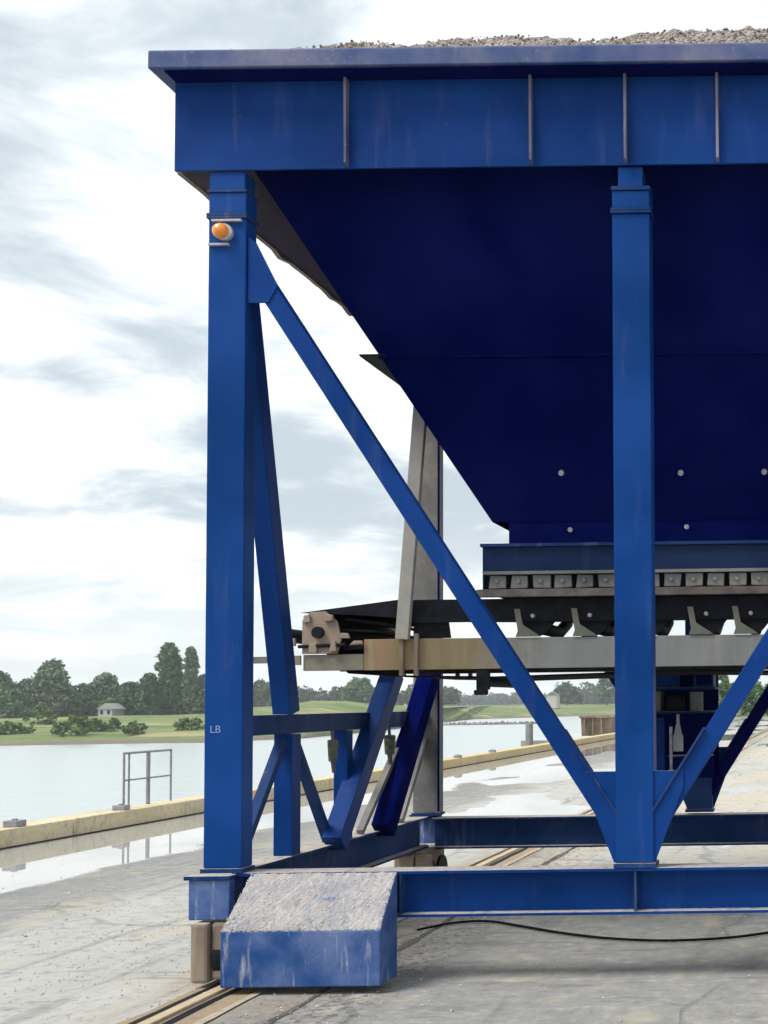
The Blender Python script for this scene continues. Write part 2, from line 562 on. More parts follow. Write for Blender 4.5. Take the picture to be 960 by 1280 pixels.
QX = -9.6                                           # quay edge
tag(MB().add([(QX - .45, -80, 0), (980, -80, 0), (980, 430, 0), (QX - .45, 430, 0)], [(0, 1, 2, 3)]).build('ground', M['ground']), kind='structure')
tag(MB().box(QX - .9, QX - .45, -80, 430, -6, -.02).build('quay_wall', M['stone']), 'grey vertical quay wall dropping to the river below the sandy kerb', 'wall')
tag(MB().add([(-1800, -200, -3.5), (980, -200, -3.5), (980, 1500, -3.5), (-1800, 1500, -3.5)], [(0, 1, 2, 3)]).build('river', M['water']), kind='structure')

# far shoreline at water level (x, y) and the meadow rising behind it
shore = [(-1500, 260), (-700, 205), (-300, 178), (-200, 172), (-121, 174), (-92, 176), (-84, 192), (-90, 235), (-110, 330), (-122, 410), (-100, 468), (-60, 486), (0, 500), (200, 560), (960, 700)]
def shore_y(x):
    return None
def bank():
    mb = MB()
    ds = [0, 2, 5, 10, 18, 30, 45, 65, 90, 120, 170, 260, 420, 800, 1500]
    pts = []
    for (a, b) in zip(shore[:-1], shore[1:]):
        n = max(2, int(math.hypot(b[0] - a[0], b[1] - a[1]) / 9)) if abs(a[0]) < 400 and abs(b[0]) < 400 else 4
        for i in range(n):
            t = i / n
            pts.append((a[0] + (b[0] - a[0]) * t, a[1] + (b[1] - a[1]) * t))
    pts.append(shore[-1])
    r = random.Random(3)
    for (x, y) in pts:
        jx, jy = r.uniform(-1, 1), r.uniform(-1.2, 1.2)
        for d in ds:
            k = min(1, d / 105.0); k = k * k * (3 - 2 * k)
            z = -3.65 + 3.75 * (0.35 * min(1, d / 10) + .65 * k)
            yy = y + d * 1.0 + jy
            xx = x - d * .22 + jx
            ratio = xx / yy
            dk = math.exp(-((ratio + .42) / .055) ** 2) * 3.0 + math.exp(-((ratio + .25) / .08) ** 2) * .9
            if 60 < d: z += dk * min(1, (d - 60) / 60)
            if d > 2: z += r.uniform(-.12, .12)
            mb.v.append((xx, yy, z))
    nd = len(ds)
    for i in range(len(pts) - 1):
        for j in range(nd - 1):
            a = i * nd + j
            mb.f.append((a, a + 1, a + nd + 1, a + nd))
    o = mb.build('far_bank', M['meadow'], smooth=True)
    return tag(o, kind='structure')
bank()

# kerb beam along the quay edge, cast in lengths with open joints
k = MB()
y = -12.0
for i in range(40):
    L = 3.9
    k.box(QX - .40, QX, y, y + L - .02, 0, .22)
    y += L
tag(k.build('quay_kerb', M['kerb'], bevel=.015), 'long sandy yellow concrete kerb running along the river edge', 'kerb')
MBk = MB().box(QX, QX + .012, -12, 140, .001, .012)
tag(MBk.build('kerb_joint', M['dark']), kind='structure')

def kerb_block(yc, wy, h, label):
    o = MB().box(QX - .20, QX - .03, yc - wy * .4, yc + wy * .4, .222, .222 + h * .75)
    o.cyl((QX - .115, yc, .222 + h * .75), (QX - .115, yc, .24 + h * .75), .035, 12)
    return tag(o.build('kerb_block', M['galv'], bevel=.012), label, 'mooring block', 'small blocks on the quay kerb')
kerb_block(14.35, .22, .10, 'small grey mooring block on the kerb near the left edge of the picture')
kerb_block(16.5, .18, .09, 'small grey mooring block on the kerb at the foot of the railing')
kerb_block(31.4, .22, .09, 'small mooring block on the far kerb just right of the dusty rear leg')
kerb_block(34.6, .22, .09, 'second mooring block beyond the dusty rear leg, midway along the far kerb')

# ladder railing on the kerb
t = empty('ladder_railing', (QX - .3, 16.2, 0), 'grey tubular ladder railing standing on the river side of the kerb', 'railing')
zt = .98
for dy, rr in ((.62, .016), (.74, .014), (1.22, .028), (1.82, .015)):
    MB().cyl((QX - .3, 16.25 + dy, .22), (QX - .3, 16.25 + dy, zt), rr, 10).build('post', M['galv'], t, smooth=False)
MB().cyl((QX - .3, 16.86, zt), (QX - .3, 18.08, zt), .017, 10).build('top_rail', M['galv'], t)
MB().cyl((QX - .3, 16.86, .60), (QX - .3, 18.08, .60), .013, 10).build('middle_rail', M['galv'], t)

# crane rail set in the quay, with its dirt strip
ra = empty('crane_rail', (-3.46, 6, 0), 'worn steel crane rail sunk in brown dirt, running under the left legs', 'rail')
MB().box(-3.50, -3.43, -4, 120, -.03, .022).build('rail_head', painted('worn_rail_steel', (.36, .30, .22), dust=(.5, .40, .26), dust_amt=.5, top=.7, rough=.5), ra, bevel=.008)
def wavy_strip(x, wd, z, amp, seed, y0=-4, y1=120, n=400):
    r = random.Random(seed)
    mb = MB()
    ax, bx = 0, 0
    for i in range(n + 1):
        yy = y0 + (y1 - y0) * (i / n) ** 1.6
        ax = ax * .6 + r.uniform(-amp, amp); bx = bx * .6 + r.uniform(-amp, amp)
        mb.v += [(x - wd / 2 + ax, yy, z), (x + wd / 2 + bx, yy, z)]
    mb.f = [(2 * i, 2 * i + 1, 2 * i + 3, 2 * i + 2) for i in range(n)]
    return mb
wavy_strip(-3.42, .40, .004, .02, 1).build('dirt_strip', painted('rail_dirt', (.20, .15, .10), dust=(.36, .28, .19), dust_amt=.5, streak=0, top=.6, rough=.95), ra)
wavy_strip(-3.375, .05, .008, .006, 2).build('flange_groove', M['dark'], ra)
wavy_strip(-3.56, .025, .008, .006, 5).build('edge_groove', M['dark'], ra)
wavy_strip(-3.22, .045, .008, .01, 6).build('guard_strip', M['brown'], ra)
sj = wavy_strip(-2.86, .045, .004, .018, 3).build('slab_joint', plain('joint_dirt', (.08, .075, .065), .95, .5, 3))
tag(sj, kind='structure')
rb = empty('crane_rail', (1.16, 6, 0), 'crane rail under the right legs of the hopper', 'rail')
MB().box(1.13, 1.20, -4, 120, -.03, .022).build('rail_head', M['brown'], rb, bevel=.008)

# loose cable on the ground
pts = []
for px_, y_ in [(-2.93, 8.55), (-2.75, 8.80), (-2.52, 8.85), (-2.2, 8.62), (-1.85, 8.35), (-1.5, 8.15), (-1.1, 8.05), (-.7, 8.12), (-.4, 8.30), (.1, 8.6), (.8, 9.0)]:
    pts.append((px_, y_, .016))
def spline(p, n=8):
    o = []
    P = [Vector(q) for q in p]
    P = [P[0]] + P + [P[-1]]
    for i in range(1, len(P) - 2):
        for j in range(n):
            t_ = j / n
            a, b, c, d = P[i - 1], P[i], P[i + 1], P[i + 2]
            o.append(.5 * ((2 * b) + (c - a) * t_ + (2 * a - 5 * b + 4 * c - d) * t_ ** 2 + (3 * b - a - 3 * c + d) * t_ ** 3))
    o.append(P[-2])
    return o
tag(MB().path(spline(pts), .009, 8).build('cable', M['rubber'], smooth=True), 'thin dark cable lying slack on the ground under the bottom beam', 'cable')

# loose stones and grit near the track
def pebbles():
    bm_v, bm_f = [], []
    base = [(1, 0, 0), (-1, 0, 0), (0, 1, 0), (0, -1, 0), (0, 0, 1), (0, 0, -.4)]
    fs = [(0, 2, 4), (2, 1, 4), (1, 3, 4), (3, 0, 4), (2, 0, 5), (1, 2, 5), (3, 1, 5), (0, 3, 5)]
    mb = MB()
    r = random.Random(5)
    for i in range(4200):
        k_ = r.random()
        if k_ < .5:
            x = r.gauss(-4.6, 1.2); y = r.uniform(5.6, 12)
        elif k_ < .75:
            x = r.gauss(-2.9, .35); y = r.uniform(5.6, 14)
        else:
            x = r.uniform(-9, 2.5); y = r.uniform(5.6, 16)
        s_ = r.uniform(.003, .009) * (1.7 if r.random() < .06 else 1)
        a = r.uniform(0, 6.28); ca, sa = math.cos(a), math.sin(a)
        e = (r.uniform(.7, 1.5), r.uniform(.6, 1.1), r.uniform(.5, .9))
        mb.add([(x + s_ * (v[0] * e[0] * ca - v[1] * e[1] * sa), y + s_ * (v[0] * e[0] * sa + v[1] * e[1] * ca), .003 + s_ * e[2] * v[2]) for v in base], fs)
    return tag(mb.build('loose_gravel', M['pebble']), kind='stuff')
pebbles()

# ------------------------------------------------------------------ the loading hopper
XC = -1.145
FY, RY = 7.0, 10.6                     # outer faces of front and rear frames
YC = (FY + RY) / 2
H = empty('loading_hopper', (XC, YC, 0), 'tall blue steel loading hopper on braced legs, heaped with gravel', 'hopper')
def mx(x): return 2 * XC - x
def my(y): return 2 * YC - y
XL, XR = -3.85, mx(-3.85)

# top band: four plates, butt jointed
TB = .014
MB().box(XL, XR, FY, FY + TB, 4.79, 5.33).build('front_band', M['blue'], H, bevel=.003)
MB().box(XL, XR, RY - TB, RY, 4.79, 5.33).build('rear_band', M['blue'], H)
bandm = painted('band_inside_paint', (.52, .47, .46), dust=(.66, .57, .50), dust_amt=.7, streak=.6, rough=.8)
MB().box(XL, XL + TB, FY + TB + .001, RY - TB - .001, 4.79, 5.33).build('side_band', bandm, H)
MB().box(XR - TB, XR, FY + TB + .001, RY - TB - .001, 4.79, 5.33).build('side_band', bandm, H)
# ragged crust of dirt hanging on the bottom edge of the left side band
r = random.Random(9)
prof_ = [(FY + .02, 4.793)]
yy = FY + .05
while yy < RY - .1:
    prof_.append((yy, 4.787 - (r.uniform(.005, .045) if r.random() < .3 else r.uniform(0, .004))))
    yy += r.uniform(.02, .16)
prof_.append((RY - .03, 4.793))
mb = MB().plate_x(prof_, XL - .002, XL + .03)
mb.build('dirt_crust', M['brown'], H)
# flat bottom flange of the bands, inward

# rim: lip with slanted underside, swept round the rectangle
def rim():
    out_, inn = (-3.93, 6.85), (XL, FY)
    prof = [(0, 5.335), (0, 5.445), (.19, 5.445), (.19, 5.43), (.14, 5.334), (.13, 5.25), (.145, 5.245)]
    # offset = distance inward from the outer lip; outer bottom slants to the band
    prof = [(0, 5.335), (0, 5.435), (.008, 5.445), (.20, 5.445), (.20, 5.41), (.165, 5.40), (.165, 5.34), (.165, 5.332), (.15, 5.332)]
    x0, x1, y0, y1 = -3.93, mx(-3.93), 6.85, my(6.85)
    mb = MB()
    n = len(prof)
    for cxn, cyn, sx, sy in ((x0, y0, 1, 1), (x1, y0, -1, 1), (x1, y1, -1, -1), (x0, y1, 1, -1)):
        for o_, z_ in prof:
            ox = o_ if o_ > .1 else o_
            mb.v.append((cxn + sx * o_ * (.08 / .15 if o_ <= .15 else 1), cyn + sy * o_, z_))
    for c_ in range(4):
        d_ = (c_ + 1) % 4
        for i in range(n):
            j = (i + 1) % n
            mb.f.append((c_ * n + i, c_ * n + j, d_ * n + j, d_ * n + i))
    return mb
MB().box(-3.842, mx(-3.842), 6.87, FY - .001, 5.322, 5.331).build('rim_shade_plate', M['shaded_blue'], H)  # added dark plate, paints the shade beneath the rim lip
rim().build('rim', M['rim_blue'], H, bevel=.006)

# stiffeners on the bands
stm = painted('stiffener_paint', (.07, .08, .15), dust=(.40, .33, .34), dust_amt=.6, streak=.6)
for sx in (-2.82, -1.725, -1.165, -.62, .53):
    MB().plate_x([(FY, 4.80), (FY - .042, 4.81), (FY - .05, 5.320), (FY, 5.320)], sx - .0075, sx + .0075).build('stiffener', stm, H)
    MB().plate_x([(RY, 4.80), (RY + .042, 4.81), (RY + .05, 5.331), (RY, 5.331)], sx - .0075, sx + .0075).build('stiffener', stm, H)
for sy in (7.9, 8.8, 9.7):
    MB().plate([(XL, 4.80), (XL - .02, 4.83), (XL - .03, 5.25), (XL, 5.25)], sy, sy + .015).build('stiffener', stm, H)

# bin: four slanted plates from the rim to the outlet
TX0, TX1, TY0, TY1, TZ = XL + .10, XR - .10, FY + .02, RY - .02, 5.34
BX0, BX1, BY0, BY1, BZ = -2.30, mx(-2.30), 8.20, 9.40, 2.85
def plate_pt(x_left, t_): return None
def corner(sx, sy, t_):
    X = (TX0 + (BX0 - TX0) * t_) if sx < 0 else (TX1 + (BX1 - TX1) * t_)
    Y = (TY0 + (BY0 - TY0) * t_) if sy < 0 else (TY1 + (BY1 - TY1) * t_)
    return Vector((X, Y, TZ + (BZ - TZ) * t_))
def ring(t_, e=0.0):
    return [corner(-1, -1, t_), corner(1, -1, t_), corner(1, 1, t_), corner(-1, 1, t_)]
def quad_plate(a, b, mat, name, inset=.012):
    A, B = ring(a), ring(b)
    return A, B
A, B = ring(0), ring(1)
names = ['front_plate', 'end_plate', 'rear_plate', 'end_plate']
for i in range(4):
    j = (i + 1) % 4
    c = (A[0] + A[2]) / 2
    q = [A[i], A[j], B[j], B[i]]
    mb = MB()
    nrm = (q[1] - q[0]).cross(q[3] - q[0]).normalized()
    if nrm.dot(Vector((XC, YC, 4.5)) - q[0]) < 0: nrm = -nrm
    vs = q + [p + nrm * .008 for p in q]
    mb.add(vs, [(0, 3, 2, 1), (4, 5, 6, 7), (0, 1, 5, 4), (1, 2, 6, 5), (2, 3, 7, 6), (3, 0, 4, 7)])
    mb.build(names[i], M['shaded_blue'], H)
# seam: bead across the front and rear plates, ledge along the end plates
ts = (TZ - 3.86) / (TZ - BZ)
R0 = ring(ts)
seam = MB()
seam.bar(R0[0] + Vector((-.01, -.008, 0)), R0[1] + Vector((.01, -.008, 0)), .022, .014)
seam.build('seam_bead', M['shaded_blue'], H)
led = MB()
led.slab([R0[0] + Vector((-.135, -.02, .01)), R0[0] + Vector((.03, -.02, .01)), R0[3] + Vector((.03, .02, .01)), R0[3] + Vector((-.135, .02, .01))], .012)
led.build('end_ledge', M['dark'], H)
led = MB()
led.slab([R0[1] + Vector((-.03, -.02, .01)), R0[1] + Vector((.135, -.02, .01)), R0[2] + Vector((.135, .02, .01)), R0[2] + Vector((-.03, .02, .01))], .012)
led.build('end_ledge', M['dark'], H)
# outlet neck
MB().box(-2.19, mx(-2.19), 8.21, 9.39, 2.69, 2.86).build('outlet_neck', M['shaded_blue'], H, bevel=.004)
# bolt heads on the front plate
nf = Vector((0, -(TZ - BZ), -(BY0 - TY0))).normalized()
for bx, bz in ((-1.79, 3.16), (-.985, 3.15), (-.42, 3.15), (-1.765, 2.79), (-.965, 2.80), (.18, 3.15), (.10, 2.79)):
    if bz > BZ:
        by = TY0 + (BY0 - TY0) * (TZ - bz) / (TZ - BZ)
        p = Vector((bx, by, bz))
        MB().cyl(p, p + nf * .022, .019, 8).build('bolt', M['bolt'], H)
    else:
        MB().cyl((bx, 8.21, bz), (bx, 8.188, bz), .017, 8).build('bolt', M['bolt'], H)

# outlet skirt box over the belt
SX0, SX1, SY0, SY1 = -2.335, mx(-2.335), 8.13, 9.47
skb = painted('skirt_paint', (.001, .018, .075), dust_amt=.03, streak=.06, top=.8, spec=.1)
mb = MB()
mb.box(SX0, SX1, SY0, SY0 + .012, 2.50, 2.665)
mb.box(SX0, SX1, SY1 - .012, SY1, 2.50, 2.665)
mb.box(SX0 - .012, SX0 - .001, SY0, SY1, 2.36, 2.665)
mb.box(SX1 + .001, SX1 + .012, SY0, SY1, 2.36, 2.665)
sk = mb.build('outlet_skirt', skb, H)
MB().box(SX0 - .02, SX1 + .02, SY0 - .035, SY1 + .035, 2.668, 2.688).build('skirt_top_flange', M['blue_dusty'], H)
MB().box(SX0, SX1, SY0 - .045, SY0 - .002, 2.478, 2.498).build('skirt_ledge', M['clamp'], H)
MB().box(SX0, SX1, SY0 + .014, SY0 + .024, 2.33, 2.50).build('rubber_seal', M['rubber'], H)
MB().box(SX0, SX1, SY1 - .024, SY1 - .014, 2.33, 2.50).build('rubber_seal', M['rubber'], H)
nb = 16
r = random.Random(4)
for i in range(nb):
    x = SX0 + .035 + i * .148
    if x + .115 > SX1: break
    mb = MB()
    da, db, dc = r.uniform(-.006, .006), r.uniform(-.006, .006), r.uniform(-.006, .004)
    mb.plate([(x + da, 2.384 + dc), (x + .118 + db, 2.384 - dc), (x + .117 + da, 2.472 + db * .5), (x + .002 - db, 2.473)], SY0 - .012, SY0 + .012)
    mb.cyl((x + .055, SY0 - .013, 2.43), (x + .055, SY0 - .03, 2.43), .016, 8)
    mb.build('seal_clamp', M['clamp'], H, bevel=.006)
MB().box(SX0 - .05, SX1 + .05, SY0 - .03, SY0 + .013, 2.325, 2.378).build('wear_strip', M['strip'], H, bevel=.006)

# columns
def column(x0, yf, back, mat, name='column', zb=.64, neck=False):
    """box section column; back=+1: depth goes to +Y"""
    x1 = x0 + .222
    y0, y1 = (yf, yf + .14) if back > 0 else (yf - .14, yf)
    mb = MB()
    if neck:
        mb.box(x0 + .035, x1 - .04, y0 + .01, y1, 4.665, 4.785)
        mb.box(x0, x1, y0 + .004, y1, zb + .03, 4.50)
        mb.box(x0, x1, y0 + .004, y1, 4.535, 4.64)
    else:
        mb.box(x0, x1, y0 + .004, y1, zb + .03, 4.50)
        mb.box(x0, x1, y0 + .004, y1, 4.535, 4.66)
        mb.box(x0, x1 - .01, y0 + .01, y1, 4.675, 4.785)
    c = mb.build(name, mat, H, bevel=.006)
    for e, za, zb_ in ((.008, 4.502, 4.516), (.008, 4.519, 4.533), (.004, 4.642 if neck else 4.661, 4.664 if neck else 4.674), (.01, zb + .003, zb + .028)):
        MB().box(x0 - e, x1 + e, y0 - e, y1 + e, za, zb_).build('flange_plate', M['blue_dusty'], c)
    return c
CXS = [-3.648, -1.253, mx(-3.648) - .222]
cols = []
for i, x in enumerate(CXS):
    cols.append(column(x, FY + .005, 1, M['blue_clean'], neck=(i == 1)))
for i, x in enumerate(CXS):
    c = column(x + (.02 if i == 0 else 0), RY - .005, -1, M['leg_dusty'] if i == 0 else M['blue_dusty'])
    if i == 0: MB().box(x + .243, x + .252, RY - .17, RY - .14, .68, 4.66).build('side_shade_strip', M['shaded_blue'], c)  # dark strip added to stand for the column's shaded side face
    if i == 0: c['label'] = 'dust caked grey beige rear column'

# warning lamp on the left front column
M['lampwhite'] = plain('dull_white_plastic', (.36, .38, .42), .5, .1, 8)
lamp = MB().box(-3.62, -3.445, FY - .016, FY + .007, 4.478, 4.490)
lamp.box(-3.64, -3.52, FY - .014, FY + .007, 4.335, 4.347)
lamp.cyl((-3.545, FY + .008, 4.412), (-3.545, FY - .02, 4.412), .050, 20)
lamp = lamp.build('warning_lamp', M['lampwhite'], H)
mb = MB()
n = 20
rings = []
for k_ in range(6):
    a = k_ / 5 * math.pi / 2
    rings.append((math.cos(a) * .047, FY - .02 - math.sin(a) * .045))
for rr, yy in rings:
    mb.v += [(-3.562 + max(rr, .001) * math.cos(2 * math.pi * i / n), yy, 4.415 + max(rr, .001) * math.sin(2 * math.pi * i / n)) for i in range(n)]
for k_ in range(5):
    for i in range(n):
        mb.f.append((k_ * n + i, k_ * n + (i + 1) % n, (k_ + 1) * n + (i + 1) % n, (k_ + 1) * n + i))
mb.build('lens', M['amber'], lamp, smooth=True)

# small stencilled characters on the left column
td = bpy.data.curves.new('stencil', 'FONT')
td.body = 'LB'
td.size = .062
td.extrude = .0004
td.materials.append(M['letter'])
tmp = bpy.data.objects.new('stencil_tmp', td)
COL.objects.link(tmp)
dg = bpy.context.evaluated_depsgraph_get()
to = bpy.data.objects.new('stencil_mark', bpy.data.meshes.new_from_object(tmp.evaluated_get(dg)))
COL.objects.link(to)
bpy.data.objects.remove(tmp)
to.parent = H
to.rotation_euler = (math.radians(90), 0, 0)
to.location = Vector((-3.615, FY + .0065, 1.455)) - H.location

# longitudinal bottom beams
def ibeam_part(name, p0, p1, w_, h_, mat, **kw):
    return MB().ibeam(p0, p1, w_, h_, **kw).build(name, mat, H)
bz0, bz1 = .375, .640
lb = ibeam_part('bottom_beam', (-3.45, FY + .09, (bz0 + bz1) / 2), (mx(-3.45), FY + .09, (bz0 + bz1) / 2), .18, bz1 - bz0, M['blue'])
for sx in (-1.14, -2.5, mx(-2.5)):
    MB().box(sx - .007, sx + .007, FY + .004, FY + .084, bz0 + .018, bz1 - .018).build('web_stiffener', M['blue_dusty'], lb)
ibeam_part('bottom_beam', (-3.45, RY - .09, .49), (mx(-3.45), RY - .09, .49), .18, .265, M['blue_dusty'])
# transverse beams between the feet
for x in (-3.56, mx(-3.56)):
    ibeam_part('cross_beam', (x, FY + .182, .5075), (x, RY - .182, .5075), .17, .262, M['blue_dusty'])
    # mid height side beam
    MB().bar((x, FY + .146, 1.49), (x, RY - .146, 1.49), .11, .125).build('side_rail', M['blue_dusty'], H, bevel=.004)

# V braces, front and rear
def vbrace(yc, mat, s=1):
    for sgn in (1, -1):
        p0 = Vector((-3.39, yc, 4.205)); p1 = Vector((-1.215, yc, .80))
        if sgn < 0: p0.x, p1.x = mx(p0.x), mx(p1.x)
        b = MB().bar(p0, p1, .09, .128, up=(0, 1, 0)) if False else MB().bar(p0, p1, .108, .085, up=(0, 1, 0))
        br = b.build('diagonal_brace', mat, H, bevel=.004)
        # stiffening lip near the foot
        d = (p1 - p0).normalized(); nn = Vector((d.z, 0, -d.x)) * (1 if sgn > 0 else -1)
        if nn.z < 0: nn = -nn
        q0 = p0 + d * ((p1 - p0).length * .82)
        MB().bar(q0 + nn * .060 + Vector((0, -.03 * s, 0)), p1 - d * .12 + nn * .060 + Vector((0, -.03 * s, 0)), .012, .075, up=(0, 1, 0)).build('brace_lip', M['blue_dusty'], br)
vbrace(FY + .075, M['blue'])
vbrace(RY - .075, M['shaded_blue'], -1)
# gussets
for yc in (FY + .02, RY - .03):
    g = MB()
    g.plate([(-1.246, 1.20), (-1.43, 1.20), (-1.43, 1.10), (-1.265, .672), (-1.246, .672)][::-1], yc, yc + .014)
    g.build('gusset', M['blue'], H)
    g = MB()
    g.plate([(mx(-1.246), 1.20), (mx(-1.43), 1.20), (mx(-1.43), 1.10), (mx(-1.265), .672), (mx(-1.246), .672)], yc, yc + .014)
    g.build('gusset', M['blue'], H)
    g = MB().plate([(-3.42, 4.40), (-3.375, 4.36), (-3.245, 4.10), (-3.30, 4.00), (-3.42, 4.00)], yc + .005, yc + .02)
    g.build('gusset', M['blue'], H)
    g = MB().plate([(mx(a), b) for a, b in [(-3.42, 4.40), (-3.375, 4.36), (-3.245, 4.10), (-3.30, 4.00), (-3.42, 4.00)]], yc + .005, yc + .02)
    g.build('gusset', M['blue'], H)

# side frames: leaning brace, posts, struts and raking struts
for x in (-3.545, mx(-3.545)):
    MB().bar((x, FY + .16, 4.45), (x, 7.84, 1.56), .12, .135, up=(0, 1, 0)).build('leaning_brace', M['blue'], H, bevel=.004)
    MB().bar((x, 7.86, .64), (x, 7.86, 1.425), .12, .13, up=(0, 1, 0)).build('post', M['blue'], H, bevel=.004)
    MB().bar((x, 8.76, .64), (x, 8.76, 1.425), .10, .10, up=(0, 1, 0)).build('post', M['blue'], H, bevel=.004)
    MB().bar((x, 7.78, 1.38), (x, 7.2, .68), .05, .06, up=(1, 0, 0)).build('strut', M['blue_dusty'], H)
    MB().bar((x, 7.94, 1.38), (x, 8.5, .66), .05, .06, up=(1, 0, 0)).build('strut', M['blue_dusty'], H)
    MB().bar((x + .075, 8.42, .64), (x + .075, 9.55, 1.86), .15, .13, up=(1, 0, 0)).build('raking_strut', M['blue'], H, bevel=.004)
    MB().bar((x + .09, 9.30, .64), (x + .09, 10.45, 1.95), .16, .14, up=(1, 0, 0)).build('raking_strut', M['shaded_blue'], H, bevel=.004)
    MB().bar((x + .03, 9.0, .66), (x + .03, 9.95, 1.40), .04, .05, up=(1, 0, 0)).build('strut', M['leg_dusty'], H)
    MB().bar((x, RY - .16, 1.30), (x, 9.85, .66), .05, .10, up=(1, 0, 0)).build('strut', M['leg_dusty'], H)

# feet: bogie boxes over the rail
def foot(x_sign, front):
    fx = (lambda v: v) if x_sign < 0 else mx
    fy = (lambda v: v) if front else my
    def B(mb, a, b, c, d, e, f):
        X0, X1 = sorted((fx(a), fx(b))); Y0, Y1 = sorted((fy(c), fy(d)))
        return mb.box(X0, X1, Y0, Y1, e, f)
    B(MB(), -3.69, -3.455, 6.93, 6.999 if True else 0, .385, .612).build('foot_box', M['guard_blue'], H, bevel=.006)
    B(MB(), -3.712, -3.445, 6.915, 7.0, .614, .638).build('foot_cap', M['blue_dusty'], H, bevel=.004)
    # wheel housing down to the rail
    mb = MB()
    B(mb, -3.665, -3.561, 6.90, 7.50, .030, .372)
    B(mb, -3.559, -3.415, 6.93, 7.50, .045, .372)
    wh = mb.build('wheel_housing', M['brown'], H, bevel=.02)
    for yw in (7.05, 7.36):
        MB().cyl((fx(-3.545), fy(yw), .158), (fx(-3.395), fy(yw), .158), .135, 24).build('wheel', M['dark'], wh)
for sx in (-1, 1):
    for fr in (True, False):
        foot(sx, fr)
# rear legs carry on below the sill to the rail
for xa in (-3.60, mx(-3.60) - .27):
    MB().box(xa, xa + .13, 10.02, 10.09, .03, .355).box(xa + .14, xa + .27, 10.03, 10.09, .03, .355).build('leg_foot', M['brown'], H, bevel=.012)

def guard(mir, front):
    fx = (lambda v: v) if not mir else mx
    fy = (lambda v: v) if front else my
    x0, x1 = -3.405, -2.515
    prof = [(6.73, .045), (6.73, .352), (6.985, .635), (6.999, .635), (6.999, .30), (7.0, .045)]
    mb = MB()
    n = len(prof)
    left = [(fx(x0 + (.05 if z > .6 else 0)), fy(y), z) for y, z in prof]
    right = [(fx(x1 - (0 if z > .6 else 0)), fy(y), z) for y, z in prof]
    mb.add(left + right, [(i, (i + 1) % n, n + (i + 1) % n, n + i) for i in range(n)] + [tuple(range(n)), tuple(range(n, 2 * n))])
    g = mb.build('rail_guard', M['guard_blue'], H, bevel=.01)
    # grit lying on the sloping top
    cr = MB()
    r = random.Random(21)
    nx, ny = 60, 22
    for j in range(ny + 1):
        for i in range(nx + 1):
            u, v = i / nx, j / ny
            xl = x0 + .004 + .046 * v
            x = xl + (x1 - .004 - xl) * u + r.uniform(-.003, .003)
            y = 6.732 + .255 * v
            e = min(u, 1 - u, v, 1 - v)
            z = .352 + .283 * v + .002 + (r.uniform(.0, .011) if e > .001 else r.uniform(-.003, .004))
            cr.v.append((fx(x), fy(y), z))
    cr.f = [(j * (nx + 1) + i, j * (nx + 1) + i + 1, (j + 1) * (nx + 1) + i + 1, (j + 1) * (nx + 1) + i) for j in range(ny) for i in range(nx)]
    gl = cr.build('grit_layer', M['grit'], g)
    base = [(1, 0, 0), (-1, 0, 0), (0, 1, 0), (0, -1, 0), (0, 0, 1), (0, 0, -1)]
    fs = [(0, 2, 4), (2, 1, 4), (1, 3, 4), (3, 0, 4), (2, 0, 5), (1, 2, 5), (3, 1, 5), (0, 3, 5)]
    st_ = MB()
    for i in range(1300):
        v = r.random() ** 1.6
        u = r.random() if r.random() < .6 else min(1, max(0, r.gauss(.3, .18)))
        xl = x0 + .006 + .046 * v
        x = xl + (x1 - .006 - xl) * u
        q = r.uniform(.002, .0065) * (1.5 if r.random() < .05 else 1)
        y, z = 6.734 + .253 * v, .356 + .281 * v + .004
        e = [r.uniform(.6, 1.3) for _ in range(6)]
        st_.add([(fx(x + b[0] * q * e[k]), fy(y + b[1] * q * e[k]), z + b[2] * q * e[k]) for k, b in enumerate(base)], fs)
    tag(st_.build('loose_grit', M['pebble'], gl), kind='stuff')
guard(False, True)
guard(True, True)

